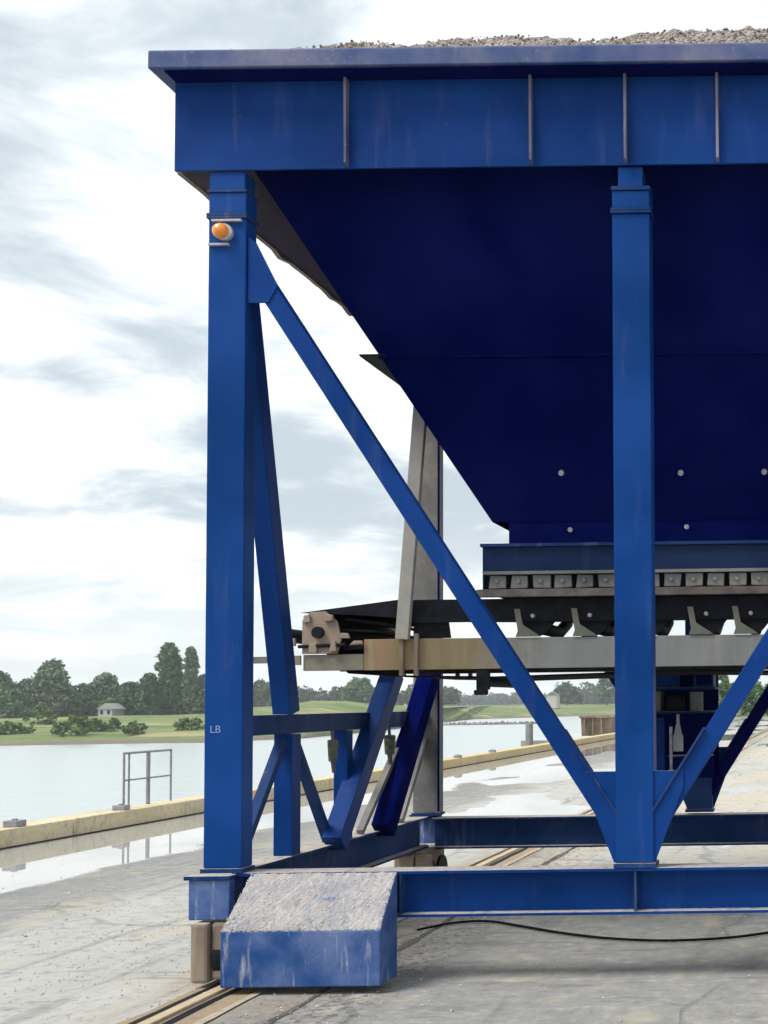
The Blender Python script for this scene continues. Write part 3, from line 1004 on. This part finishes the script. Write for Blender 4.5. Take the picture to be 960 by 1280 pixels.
# ------------------------------------------------------------------ gravel heap
def heap():
    x0, x1, y0, y1 = -3.90, mx(-3.90), 6.875, my(6.875)
    nx, ny = 420, 150
    xs = np.linspace(x0, x1, nx)
    tt = np.linspace(0, 1, ny)
    ys = y0 + (y1 - y0) * (tt ** 1.5)
    X, Y = np.meshgrid(xs, ys)
    d = np.minimum(np.minimum(X - x0, x1 - X), np.minimum(Y - y0, y1 - Y))
    # how far the gravel heaps over the front rim along the length
    kx = [-3.9, -3.5, -3.2, -2.95, -2.78, -2.62, -2.45, -2.28, -2.05, -1.80, -1.55, -1.38, -1.15, -.9, -.6, -.3, 0, .6, 1.2, 1.7]
    kz = [-.05, -.035, .0, .015, .045, .04, .012, .045, .06, .068, .05, .03, .055, .085, .095, .085, .07, .06, 0, -.04]
    amp = np.interp(X, kx, kz) + .035
    fr = np.clip(d / .09, 0, 1)
    Z = 5.435 + (amp + .022 * (amp > .03)) * fr + .46 * np.clip(d - .18, 0, 1.4) + np.where(amp < 0, amp, 0)
    nn = rng.normal(0, 1, X.shape)
    sm = nn.copy()
    for _ in range(3):
        sm = (sm + np.roll(sm, 1, 0) + np.roll(sm, -1, 0) + np.roll(sm, 1, 1) + np.roll(sm, -1, 1)) / 5
    Z = Z + sm * .026 + nn * .002
    mb = MB()
    mb.v = [tuple(p) for p in np.stack([X, Y, Z], -1).reshape(-1, 3)]
    mb.f = [(j * nx + i, j * nx + i + 1, (j + 1) * nx + i + 1, (j + 1) * nx + i) for j in range(ny - 1) for i in range(nx - 1)]
    # single stones standing proud along the crest above the rim
    r = random.Random(31)
    base = [(1, 0, 0), (-1, 0, 0), (0, 1, 0), (0, -1, 0), (0, 0, 1), (0, 0, -1)]
    fs = [(0, 2, 4), (2, 1, 4), (1, 3, 4), (3, 0, 4), (2, 0, 5), (1, 2, 5), (3, 1, 5), (0, 3, 5)]
    for i in range(3200):
        x = r.uniform(-3.5, 1.3); y = r.uniform(6.87, 7.35)
        a = np.interp(x, kx, kz) + .035; dd = y - y0
        z = 5.435 + (a + (.022 if a > .03 else 0)) * min(1, dd / .09) + .46 * max(0, dd - .18) + r.uniform(0, .012)
        s_ = r.uniform(.004, .012)
        if a < .045 and r.random() < .6: continue
        e = [r.uniform(.6, 1.3) for _ in range(6)]
        mb.add([(x + v[0] * s_ * e[k], y + v[1] * s_ * e[k], z + v[2] * s_ * e[k]) for k, v in enumerate(base)], fs)
    o = mb.build('gravel_heap', M['gravel'])
    return tag(o, 'beige gravel heaped above the rim of the blue hopper', 'gravel heap', kind='stuff')
heap()

# ------------------------------------------------------------------ belt conveyor under the outlet
CV = empty('belt_conveyor', (-2.0, 8.8, 0), 'dirty belt conveyor with stained steel channel running crosswise under the hopper', 'conveyor')
for yf, s_ in ((8.20, 1), (9.40, -1)):
    # channel: web towards the outside, flanges turned in
    pr = [(0, 1.843), (0, 2.055), (.06 * s_, 2.055), (.06 * s_, 2.043), (.012 * s_, 2.043), (.012 * s_, 1.855), (.06 * s_, 1.855), (.06 * s_, 1.843)]
    mb = MB()
    mb.plate_x([(yf + a, z) for a, z in pr], -3.18, 3.4)
    mb.build('side_channel', M['channel'], CV, bevel=.003)
    mb = MB().box(-3.60, -3.185, min(yf + .01 * s_, yf + .05 * s_), max(yf + .01 * s_, yf + .05 * s_), 1.845, 1.955)
    mb.build('tail_arm', M['rust_beam'], CV, bevel=.004)
    # splice bracket
    mb = MB()
    ya, yb = sorted((yf - .014 * s_, yf - .001 * s_))
    mb.box(-2.93, -2.90, min(yf - .03 * s_, yf - .001 * s_), max(yf - .03 * s_, yf - .001 * s_), 1.80, 2.09)
    mb.box(-2.83, -2.80, min(yf - .03 * s_, yf - .001 * s_), max(yf - .03 * s_, yf - .001 * s_), 1.80, 2.09)
    mb.build('splice_bracket', M['bearing'], CV, bevel=.004)
    # bearing plate at the tail pulley
    ya, yb = sorted((yf - .01 * s_, yf + .008 * s_))
    mb = MB().plate([(-3.60, 1.96), (-3.60, 2.19), (-3.55, 2.245), (-3.44, 2.25), (-3.36, 2.18), (-3.33, 2.06), (-3.36, 1.96)][::-1], ya, yb)
    bp = mb.build('bearing_plate', M['bearing'], CV, bevel=.004)
    MB().cyl((-3.485, ya - .03 if s_ > 0 else yb + .03, 2.105), (-3.485, ya if s_ > 0 else yb, 2.105), .04, 16).build('shaft_end', M['dark'], bp)
    # end plate and pull rod
    MB().box(-3.835, -3.745, ya, yb, 1.87, 2.17).build('end_plate', M['bearing'], CV, bevel=.02)
    MB().box(-3.744, -3.61, ya, yb, 1.885, 1.95).build('end_arm', M['rust_beam'], CV)
MB().cyl((-3.485, 8.23, 2.105), (-3.485, 9.37, 2.105), .115, 28).build('tail_pulley', M['dark'], CV)
MB().cyl((-3.79, 8.22, 2.10), (-3.79, 9.38, 2.10), .05, 16).build('snub_roller', M['dark'], CV)
MB().box(-3.94, -3.836, 8.19, 8.22, 1.90, 1.945).build('rod_end', M['rust_beam'], CV)

# belt as a closed strip: top run, tail wrap, sagging return run
def belt():
    mb = MB()
    top = [(3.3, 2.30), (.5, 2.30), (-2.3, 2.30), (-2.93, 2.31), (-3.25, 2.265), (-3.485, 2.228)]
    arc = [(-3.485 + .123 * math.cos(a), 2.105 + .123 * math.sin(a)) for a in np.linspace(math.pi / 2, 1.5 * math.pi, 12)]
    bot = [(-3.3, 1.83), (-2.9, 1.80), (-2.3, 1.785), (-1.6, 1.80), (-1.0, 1.815), (.2, 1.79), (1.5, 1.80), (3.3, 1.80)]
    bot = [(-3.40, 1.94)] + bot
    prof = top + arc[1:] + bot
    rows = []
    for (x, z) in prof:
        trough = .075 if z > 2.2 and x > -3.3 else (.0)
        ysn = [8.24, 8.50, 8.80, 9.10, 9.36]
        zs = [trough, 0, -.0, 0, trough]
        rows.append([(x, yy, z + q - (.075 if trough else 0)) for yy, q in zip(ysn, zs)])
    n = 5
    for rw in rows: mb.v += rw
    for i in range(len(rows) - 1):
        for j in range(n - 1):
            a = i * n + j
            mb.f.append((a, a + 1, a + n + 1, a + n))
    o = mb.build('belt', M['rubber'], CV)
    sd_ = o.modifiers.new('thick', 'SOLIDIFY'); sd_.thickness = .014; sd_.offset = 0
    return o
belt()
# side boards carrying the belt edge: dark beam between skirt and channel
MB().box(-2.95, 3.2, 8.205, 8.225, 2.165, 2.322).build('belt_edge_board', M['dark'], CV)
MB().box(-2.95, 3.2, 9.375, 9.395, 2.262, 2.322).build('belt_edge_board', M['dark'], CV)
MB().plate([(-3.62, 2.243), (-2.951, 2.325), (-2.951, 2.20), (-3.2, 2.222)][::-1], 8.205, 8.225).build('belt_edge_board', M['dark'], CV)
# idlers
first = None
for i, x in enumerate([-2.09, -1.70, -1.30, -.905, -.60, -.2, .2, .6, 1.0]):
    if first is None:
        idl = MB()
        idl.plate([(x - .05, 2.058), (x - .035, 2.10), (x - .06, 2.25), (x - .02, 2.25), (x + .0, 2.14), (x + .10, 2.075), (x + .12, 2.058)][::-1], 8.185, 8.20)
        idl = idl.build('idler_bracket', M['rust_beam'], CV, bevel=.003)
        b2 = MB()
        b2.plate([(x - .0, 2.075), (x - .03, 2.24), (x + .20, 2.24), (x + .215, 2.17), (x + .15, 2.09), (x + .11, 2.065)][::-1], 8.23, 8.25)
        b2.build('backing', M['dark'], idl)
        rl = MB()
        rl.cyl((x + .05, 8.25, 2.22), (x + .05, 8.52, 2.135), .045, 14)
        rl.cyl((x + .05, 8.53, 2.135), (x + .05, 9.07, 2.135), .045, 14)
        rl.cyl((x + .05, 9.08, 2.135), (x + .05, 9.35, 2.22), .045, 14)
        rl.build('roller', M['dark'], idl)
        MB().cyl((x + .07, 8.17, 2.20), (x + .07, 8.2295, 2.20), .014, 10).build('bolt', M['bolt'], idl)
        first, fxx = idl, x
    else:
        dup(first, CV, (x - fxx, 0, 0))
# return idlers below
for x in (-2.37, .5):
    mb = MB()
    mb.box(x - .045, x + .045, 8.205, 8.24, 1.70, 1.842)
    mb.box(x - .06, x + .03, 8.20, 8.245, 1.665, 1.70)
    ri = mb.build('return_bracket', M['dark'], CV, bevel=.006)
    MB().cyl((x, 8.245, 1.755), (x, 9.36, 1.755), .035, 14).build('roller', M['dark'], ri)
# clutter round the tail bearing: take-up screw, lugs, clods of dirt
cl_ = random.Random(77)
MB().cyl((-3.62, 8.18, 2.01), (-3.30, 8.18, 2.02), .012, 8).build('take_up_screw', M['dark'], CV)
for (lx, lz, w1, h1) in ((-3.56, 2.20, .05, .06), (-3.41, 2.20, .06, .05), (-3.52, 2.0, .06, .07), (-3.38, 2.01, .05, .08), (-3.30, 2.08, .07, .035), (-3.22, 2.03, .09, .03), (-3.66, 2.04, .05, .05)):
    mb = MB()
    mb.plate([(lx - w1 * cl_.uniform(.4, .6), lz - h1 * .5), (lx + w1 * .5, lz - h1 * cl_.uniform(.3, .6)), (lx + w1 * cl_.uniform(.3, .6), lz + h1 * .5), (lx - w1 * cl_.uniform(.2, .5), lz + h1 * cl_.uniform(.35, .6))], 8.165 + cl_.uniform(0, .01), 8.188)
    mb.build('lug', M['brown'] if cl_.random() < .6 else M['bearing'], CV, bevel=.006)
# belt scraper and loose rubber flaps near the tail
mb = MB()
mb.slab([(-3.33, 8.26, 2.19), (-3.05, 8.26, 2.15), (-3.05, 9.2, 2.15), (-3.33, 9.2, 2.19)], .02)
mb.slab([(-3.36, 8.26, 2.12), (-3.12, 8.26, 2.105), (-3.12, 9.2, 2.105), (-3.36, 9.2, 2.12)], .016)
mb.slab([(-3.34, 8.26, 1.985), (-3.14, 8.26, 2.0), (-3.14, 9.2, 2.0), (-3.34, 9.2, 1.985)], .03)
mb.build('belt_scraper', M['dark'], CV)
mb = MB().plate([(-2.85, 2.06), (-2.60, 2.06), (-2.62, 2.2), (-2.85, 2.2)][::-1], 8.24, 8.26)
mb.build('support_plate', M['dark'], CV)
# hanger from the hopper end plate down to the channel
hg = painted('dusty_hanger_paint', (.33, .32, .30), dust=(.45, .41, .35), dust_amt=.6, streak=.5, rough=.8)
for x0_, x1_ in ((-2.905, -2.76),):
    MB().bar((x0_, 8.17, 2.05), (x1_, 8.17, 3.95), .088, .05, up=(0, 1, 0)).build('hanger', hg, CV, bevel=.004)

# two greasy valves hanging off the left side rail
vm_ = plain('greasy_valve_metal', (.11, .115, .09), .8, .5, 25)
for vy, vr in ((8.34, .036), (9.42, .045)):
    mb = MB()
    mb.cyl((-3.455, vy, 1.43), (-3.452, vy + .01, 1.36), .012, 8)
    mb.cyl((-3.452, vy + .01, 1.365), (-3.46, vy + .03, 1.22), vr, 12, vr * .8)
    mb.cyl((-3.46, vy + .03, 1.225), (-3.465, vy + .06, 1.14), vr * .45, 10, vr * .35)
    mb.bar((-3.45, vy - .03, 1.30), (-3.45, vy + .09, 1.33), .02, .02)
    mb.build('hanging_valve', vm_, H, bevel=.003)

# ------------------------------------------------------------------ hydraulic unit on the rear middle column
HU = empty('hydraulic_unit', (-1.18, 9.95, 1.0), 'blue hydraulic unit with shelves and a white bottle behind the middle column', 'machine unit')
MB().box(-1.46, -.93, 10.05, 10.07, .98, 1.90).build('back_panel', M['shaded_blue'], HU)
for z0_ in (1.70, 1.505):
    MB().box(-1.46, -.92, 9.70, 10.05, z0_, z0_ + .018).build('shelf', M['blue_dusty'], HU, bevel=.003)
MB().box(-1.445, -1.24, 9.74, 9.98, 1.722, 1.88).build('tank', M['blue'], HU, bevel=.01)
mb = MB()
mb.box(-1.10, -.94, 9.74, 9.98, 1.72, 1.875)
mo = mb.build('switch_box', M['blue_dusty'], HU, bevel=.006)
MB().box(-1.082, -.958, 9.732, 9.739, 1.738, 1.857).build('door', M['shaded_blue'], mo)
MB().box(-1.455, -1.37, 9.74, 9.99, 1.525, 1.69).build('valve_block', M['rust_beam'], HU, bevel=.01)
MB().cyl((-1.085, 9.80, 1.524), (-1.085, 9.80, 1.68), .055, 18).build('filter_can', M['clamp'], HU)
MB().box(-1.33, -1.20, 9.78, 10.0, 1.525, 1.66).build('pump', M['dark'], HU, bevel=.02)
MB().box(-1.445, -1.34, 9.72, 9.74, 1.03, 1.47).build('side_panel', M['blue'], HU, bevel=.004)
mb = MB()
mb.cyl((-1.235, 9.78, 1.20), (-1.235, 9.78, 1.33), .042, 14)
mb.cyl((-1.235, 9.78, 1.33), (-1.235, 9.78, 1.42), .034, 14, .016)
mb.cyl((-1.235, 9.78, 1.42), (-1.235, 9.78, 1.50), .013, 10)
mb.build('bottle', M['white'], HU, smooth=False)
MB().cyl((-1.29, 9.76, 1.05), (-1.29, 9.76, 1.40), .012, 8).build('pipe', M['bolt'], HU)
MB().cyl((-1.29, 9.72, 1.03), (-1.29, 9.78, 1.03), .026, 12).build('valve_knob', M['white'], HU)
MB().box(-1.33, -.96, 9.78, 10.04, .98, 1.16).build('lower_box', M['shaded_blue'], HU, bevel=.01)

# ------------------------------------------------------------------ things farther along the quay
sk_ = empty('skip', (-11.0, 57, 0), 'rust brown steel skip standing at the far end of the quay', 'skip')
# the quay widens here
tag(MB().box(-13.5, QX - .95, 52.5, 70, -4.5, -.001).build('landing', M['ground']), kind='structure')
mb = MB()
mb.plate_x([(56.4, .06), (56.2, .95), (58.0, .95), (57.8, .06)], -11.65, -10.3)
mb.build('body', M['brown'], sk_, bevel=.03)
rm = MB()
rm.box(-11.70, -10.25, 56.1, 56.2, .90, 1.0); rm.box(-11.70, -10.25, 58.0, 58.1, .90, 1.0)
for xx in (-11.5, -11.1, -10.7): rm.box(xx, xx + .06, 56.13, 56.23, .08, .90)
rm.build('rib_frame', M['brown'], sk_)
pp = MB().cyl((-13.0, 52, -5), (-13.0, 52, .75), .16, 14)
tag(pp.build('mooring_pile', M['clamp']), 'pale mooring pile standing in the river beside the far quay', 'pile')
# low stone groyne in the river
mb = MB(); r = random.Random(8)
for i in range(120):
    x = -104 + i * .26 + r.uniform(-.3, .3); y = 300 + i * .05 + r.uniform(-.8, .8)
    s_ = r.uniform(.4, .8)
    e = [r.uniform(.6, 1.3) for _ in range(6)]
    mb.add([(x + s_ * e[0], y, -3.4), (x - s_ * e[1], y, -3.4), (x, y + s_ * e[2], -3.4), (x, y - s_ * e[3], -3.4), (x, y, -3.4 + s_ * e[4] * 1.0), (x, y, -3.9)],
           [(0, 2, 4), (2, 1, 4), (1, 3, 4), (3, 0, 4), (2, 0, 5), (1, 2, 5), (3, 1, 5), (0, 3, 5)])
tag(mb.build('stone_groyne', M['stone']), 'low dark stone groyne lying in the river beyond the far kerb', 'groyne')

# ------------------------------------------------------------------ trees and shrubs
def crown_mesh(x, y, z0, h, wd, n, leaf, shape, seed):
    r = np.random.default_rng(seed)
    # clumps first, leaves round clumps
    nc = max(24, n // 28)
    u = r.uniform(0, 1, nc)
    ang = r.uniform(0, 2 * np.pi, nc)
    rad = np.sqrt(r.uniform(.02, 1, nc))
    if shape == 'poplar':
        prof = np.interp(u, [0, .12, .4, .75, .93, 1], [.55, .9, 1, .85, .6, .25])
    elif shape == 'bush':
        prof = np.interp(u, [0, .25, .6, .85, 1], [1, 1, .85, .55, .2])
    else:
        prof = np.interp(u, [0, .15, .4, .7, .9, 1], [.65, .95, 1, .82, .5, .2])
    cx_ = x + np.cos(ang) * rad * prof * wd / 2 * r.uniform(.8, 1.12, nc)
    cy_ = y + np.sin(ang) * rad * prof * wd / 2
    cz_ = z0 + u * h
    cs = wd * r.uniform(.05, .12, nc) + leaf * .8
    idx = r.integers(0, nc, n)
    off = r.normal(0, 1, (n, 3)); off /= np.linalg.norm(off, axis=1)[:, None]; off *= r.uniform(.2, 1, (n, 1)) * cs[idx][:, None]
    P = np.stack([cx_[idx], cy_[idx], cz_[idx]], 1) + off * [1, 1, .8]
    P[:, 2] = np.maximum(P[:, 2], z0 - .2)
    s = leaf * r.uniform(.6, 1.3, (n, 1))
    a = r.normal(0, 1, (n, 3)); a /= np.linalg.norm(a, axis=1)[:, None]
    b = np.cross(a, r.normal(0, 1, (n, 3))); b /= np.linalg.norm(b, axis=1)[:, None]
    V = np.stack([P - a * s, P + b * s * .7, P + a * s, P - b * s * .7], 1).reshape(-1, 3)
    return V, n

def tree_obj(name, label, x, y, z0, h, wd, mat, shape='round', n=1400, leaf=.5, trunk=True, seed=1, group=None, cat='tree'):
    t_ = empty(name, (x, y, z0), label, cat, group)
    th = h * (.12 if shape != 'bush' else .02)
    V, n_ = crown_mesh(0, 0, th, h - th, wd, n, leaf, shape, seed)
    me = bpy.data.meshes.new('crown')
    me.from_pydata([tuple(v) for v in V], [], [(4 * i, 4 * i + 1, 4 * i + 2, 4 * i + 3) for i in range(n_)])
    me.materials.append(mat)
    o = bpy.data.objects.new('crown', me); COL.objects.link(o); o.parent = t_
    if trunk:
        mb = MB()
        mb.cyl((x, y, z0 - .3), (x, y, z0 + h * .5), wd * .035 + .08, 8, wd * .018 + .03)
        rr = random.Random(seed)
        for _ in range(5):
            a = rr.uniform(0, 6.28)
            mb.cyl((x, y, z0 + h * rr.uniform(.2, .4)), (x + math.cos(a) * wd * .3, y + math.sin(a) * wd * .3, z0 + h * rr.uniform(.5, .8)), .09, 6, .03)
        mb.build('trunk', M['bark'], t_)
    return t_

def at(px_, d_):      # world x on the far bank for a bearing (photo column) at distance d_
    return (px_ - CX) / F_PX * d_

specs = [
    # px, top height m, width m, distance, material, shape, label
    (-4, 10.6, 9, 292, 'leaf_dark', 'round', 'dark tree at the extreme left edge of the far bank'),
    (33, 9.0, 6, 296, 'leaf_dark', 'round', 'dark low tree just left of the tall grey green tree'),
    (64, 12.6, 8.2, 276, 'leaf_grey', 'round', 'tall pale grey green tree, widest on the left far bank'),
    (12, 6.2, 10.5, 272, 'leaf_mid', 'bush', 'broad rounded green tree in front at the left edge'),
    (90, 5.6, 5.5, 280, 'leaf_mid', 'round', 'small tree tucked at the right foot of the tall grey green tree'),
    (131, 9.8, 7.5, 290, 'leaf_grey', 'round', 'round topped tree above the white house'),
    (112, 7.0, 6, 286, 'leaf_dark', 'round', 'dark tree left of the white house'),
    (162, 7.6, 6.5, 284, 'leaf_dark', 'round', 'dark tree right of the white house'),
    (186, 9.4, 5.5, 280, 'leaf_dark', 'round', 'dark tree at the left foot of the broad poplar'),
    (211, 16.8, 5.4, 284, 'leaf_mid', 'poplar', 'broad tall poplar, the taller of the pair beside the blue column'),
    (238, 15.8, 3.3, 284, 'leaf_grey', 'poplar', 'slender poplar, the narrower of the pair beside the blue column'),
    (223, 9.8, 6.0, 288, 'leaf_dark', 'round', 'dark tree filling the gap between the two poplars'),
    (255, 9.2, 5, 286, 'leaf_dark', 'round', 'dark tree half hidden by the left blue column'),
]
for i, (p, h_, w_, d_, mt, sh, lb_) in enumerate(specs):
    nm = 'poplar' if sh == 'poplar' else 'tree'
    tree_obj(nm, lb_, at(p, d_), d_, .0, h_, w_, M[mt], sh, n=6500 if h_ > 9 else 3000, leaf=.40, seed=40 + i)

# unbroken wood behind and beside them
def wood(name, px0, px1, d_, h_, hv, mat, n, z0, seed, leaf=.5, depth=12):
    r = np.random.default_rng(seed)
    xs = r.uniform(at(px0, d_), at(px1, d_), n)
    hh = h_ * (1 + hv * (np.sin(xs * .35 + seed) * .5 + np.sin(xs * .9 + seed * 2) * .3 + np.sin(xs * 2.3) * .2))
    zs = z0 + hh * r.uniform(0, 1, n) ** .8
    ys = d_ + r.uniform(0, depth, n)
    P = np.stack([xs, ys, zs], 1)
    s = leaf * r.uniform(.6, 1.4, (n, 1))
    a = r.normal(0, 1, (n, 3)); a /= np.linalg.norm(a, axis=1)[:, None]
    b = np.cross(a, r.normal(0, 1, (n, 3))); b /= np.linalg.norm(b, axis=1)[:, None]
    V = np.stack([P - a * s, P + b * s * .8, P + a * s, P - b * s * .8], 1).reshape(-1, 3)
    me = bpy.data.meshes.new(name)
    me.from_pydata([tuple(v) for v in V], [], [(4 * i, 4 * i + 1, 4 * i + 2, 4 * i + 3) for i in range(n)])
    me.materials.append(mat)
    o = bpy.data.objects.new(name, me); COL.objects.link(o)
    return tag(o, kind='stuff')
wood('woodland', -60, 262, 296, 7.0, .25, M['leaf_dark'], 16000, -.2, 3, .5, 10)
wood('woodland', -60, 262, 283, 3.6, .35, M['leaf_mid'], 6000, -.2, 5, .42, 6)
wood('woodland', 262, 560, 560, 6.5, .5, M['leaf_far'], 9000, 2.0, 7, .9, 20)
wood('woodland', 520, 1036, 1100, 9.0, .35, M['leaf_far'], 14000, .5, 9, 1.4, 40)
wood('woodland', 690, 1150, 760, 10.5, .6, M['leaf_far'], 9000, .5, 12, 1.1, 30)
for p, h_, w_, d_, mt, lb_ in [(328, 8, 9, 430, 'leaf_mid', 'tree seen between the left column and the leaning brace'),
                               (452, 8.5, 12, 440, 'leaf_mid', 'tree on the dike seen under the conveyor tail'),
                               (708, 10, 14, 600, 'leaf_far', 'distant rounded tree left of the middle column'),
                               (758, 14, 10, 560, 'leaf_mid', 'taller distant tree just left of the middle column')]:
    tree_obj('tree', lb_, at(p, d_), d_, 2.6 if p < 500 else .8, h_, w_, M[mt], 'round', 1500, .8, seed=int(p))

for i, (p, yd, h_, w_, lb_) in enumerate([
        (49, 226, 3.4, 6.0, 'dark shrub standing on the meadow below the grey green tree'),
        (97, 186, 2.6, 6.8, 'widest shrub on the shoreline of the far bank'),
        (120, 196, 1.8, 5.0, 'shrub just behind and right of the widest shoreline shrub'),
        (143, 205, 1.6, 2.2, 'small dark round shrub below the white house'),
        (166, 186, 1.5, 4.0, 'low flat shrub on the shoreline nearest the poplars'),
        (238, 200, 1.8, 5.0, 'low shrub beside the blue column on the far bank'),
        (16, 190, 1.6, 5.5, 'low shrub on the shoreline at the left edge')]):
    k_ = min(1, max(0, (yd - 175) / 105.0)); k_ = k_ * k_ * (3 - 2 * k_)
    zb_ = -3.65 + 3.75 * (.35 + .65 * k_)
    tree_obj('shrub', lb_, at(p, yd), yd, zb_, h_, w_, M['leaf_bush'], 'bush', 900, .28, trunk=False, seed=90 + i, cat='shrub')

# land-side greenery to the right, far along the yard
for i, (p, yd, h_, w_, lb_) in enumerate([
        (905, 118, 4.4, 2.6, 'green tree at the far end of the yard beside the hydraulic unit'),
        (940, 132, 3.2, 4.5, 'green tree at the far end of the yard seen between the diagonal braces'),
        (968, 128, 3.4, 4.5, 'green tree at the far end of the yard at the right edge'),
        (1010, 126, 5.5, 6.0, 'green tree at the far end of the yard beyond the right edge')]):
    tree_obj('yard_tree', lb_, at(p, yd), yd, 0, h_, w_, M['leaf_mid'], 'round', 1600, .2, seed=120 + i, cat='tree')

# the white house among the trees
hs = empty('house', (at(141, 280), 279, 0), 'small white gabled house among the trees on the far bank', 'house')
hx = at(141, 279)
MB().box(hx - 1.6, hx + 1.6, 276, 281, -.1, 1.7).build('wall', M['white'], hs)
rf = MB(); rf.plate([(hx - 1.9, 1.65), (hx, 3.0), (hx + 1.9, 1.65)], 275.8, 281.2)
rf.build('roof', plain('pale_roof', (.30, .30, .29), .8, .2, 2), hs)
for dx in (-1.1, .5):
    MB().box(hx + dx, hx + dx + .6, 275.95, 275.99, .5, 1.4).build('window', M['dark'], hs)
# pale silo-like building beyond the river
fb = empty('farm_building', (at(692, 520), 520, .8), 'pale distant building beyond the river near the middle column', 'building')
bx_ = at(691, 520)
MB().box(bx_ - 2.2, bx_ + 2.2, 517, 523, -.5, 5.2).build('wall', plain('pale_render', (.50, .47, .42), .9, .1, 1), fb)
MB().plate([(bx_ - 2.5, 5.2), (bx_, 6.6), (bx_ + 2.5, 5.2)], 516.8, 523.2).build('roof', M['stone'], fb)

# ------------------------------------------------------------------ air
hz = MB().box(-1900, 1000, -250, 2300, -8, 60)
hm = bpy.data.materials.new('haze_air'); hm.use_nodes = True
ht = NT(hm.node_tree)
pv = ht.n('ShaderNodeVolumePrincipled')
pv.inputs['Color'].default_value = (.93, .98, 1.0, 1)
pv.inputs['Density'].default_value = .00035
pv.inputs['Anisotropy'].default_value = .2
ho = ht.n('ShaderNodeOutputMaterial')
ht.t.links.new(pv.outputs[0], ho.inputs['Volume'])
tag(hz.build('haze', hm), kind='stuff')
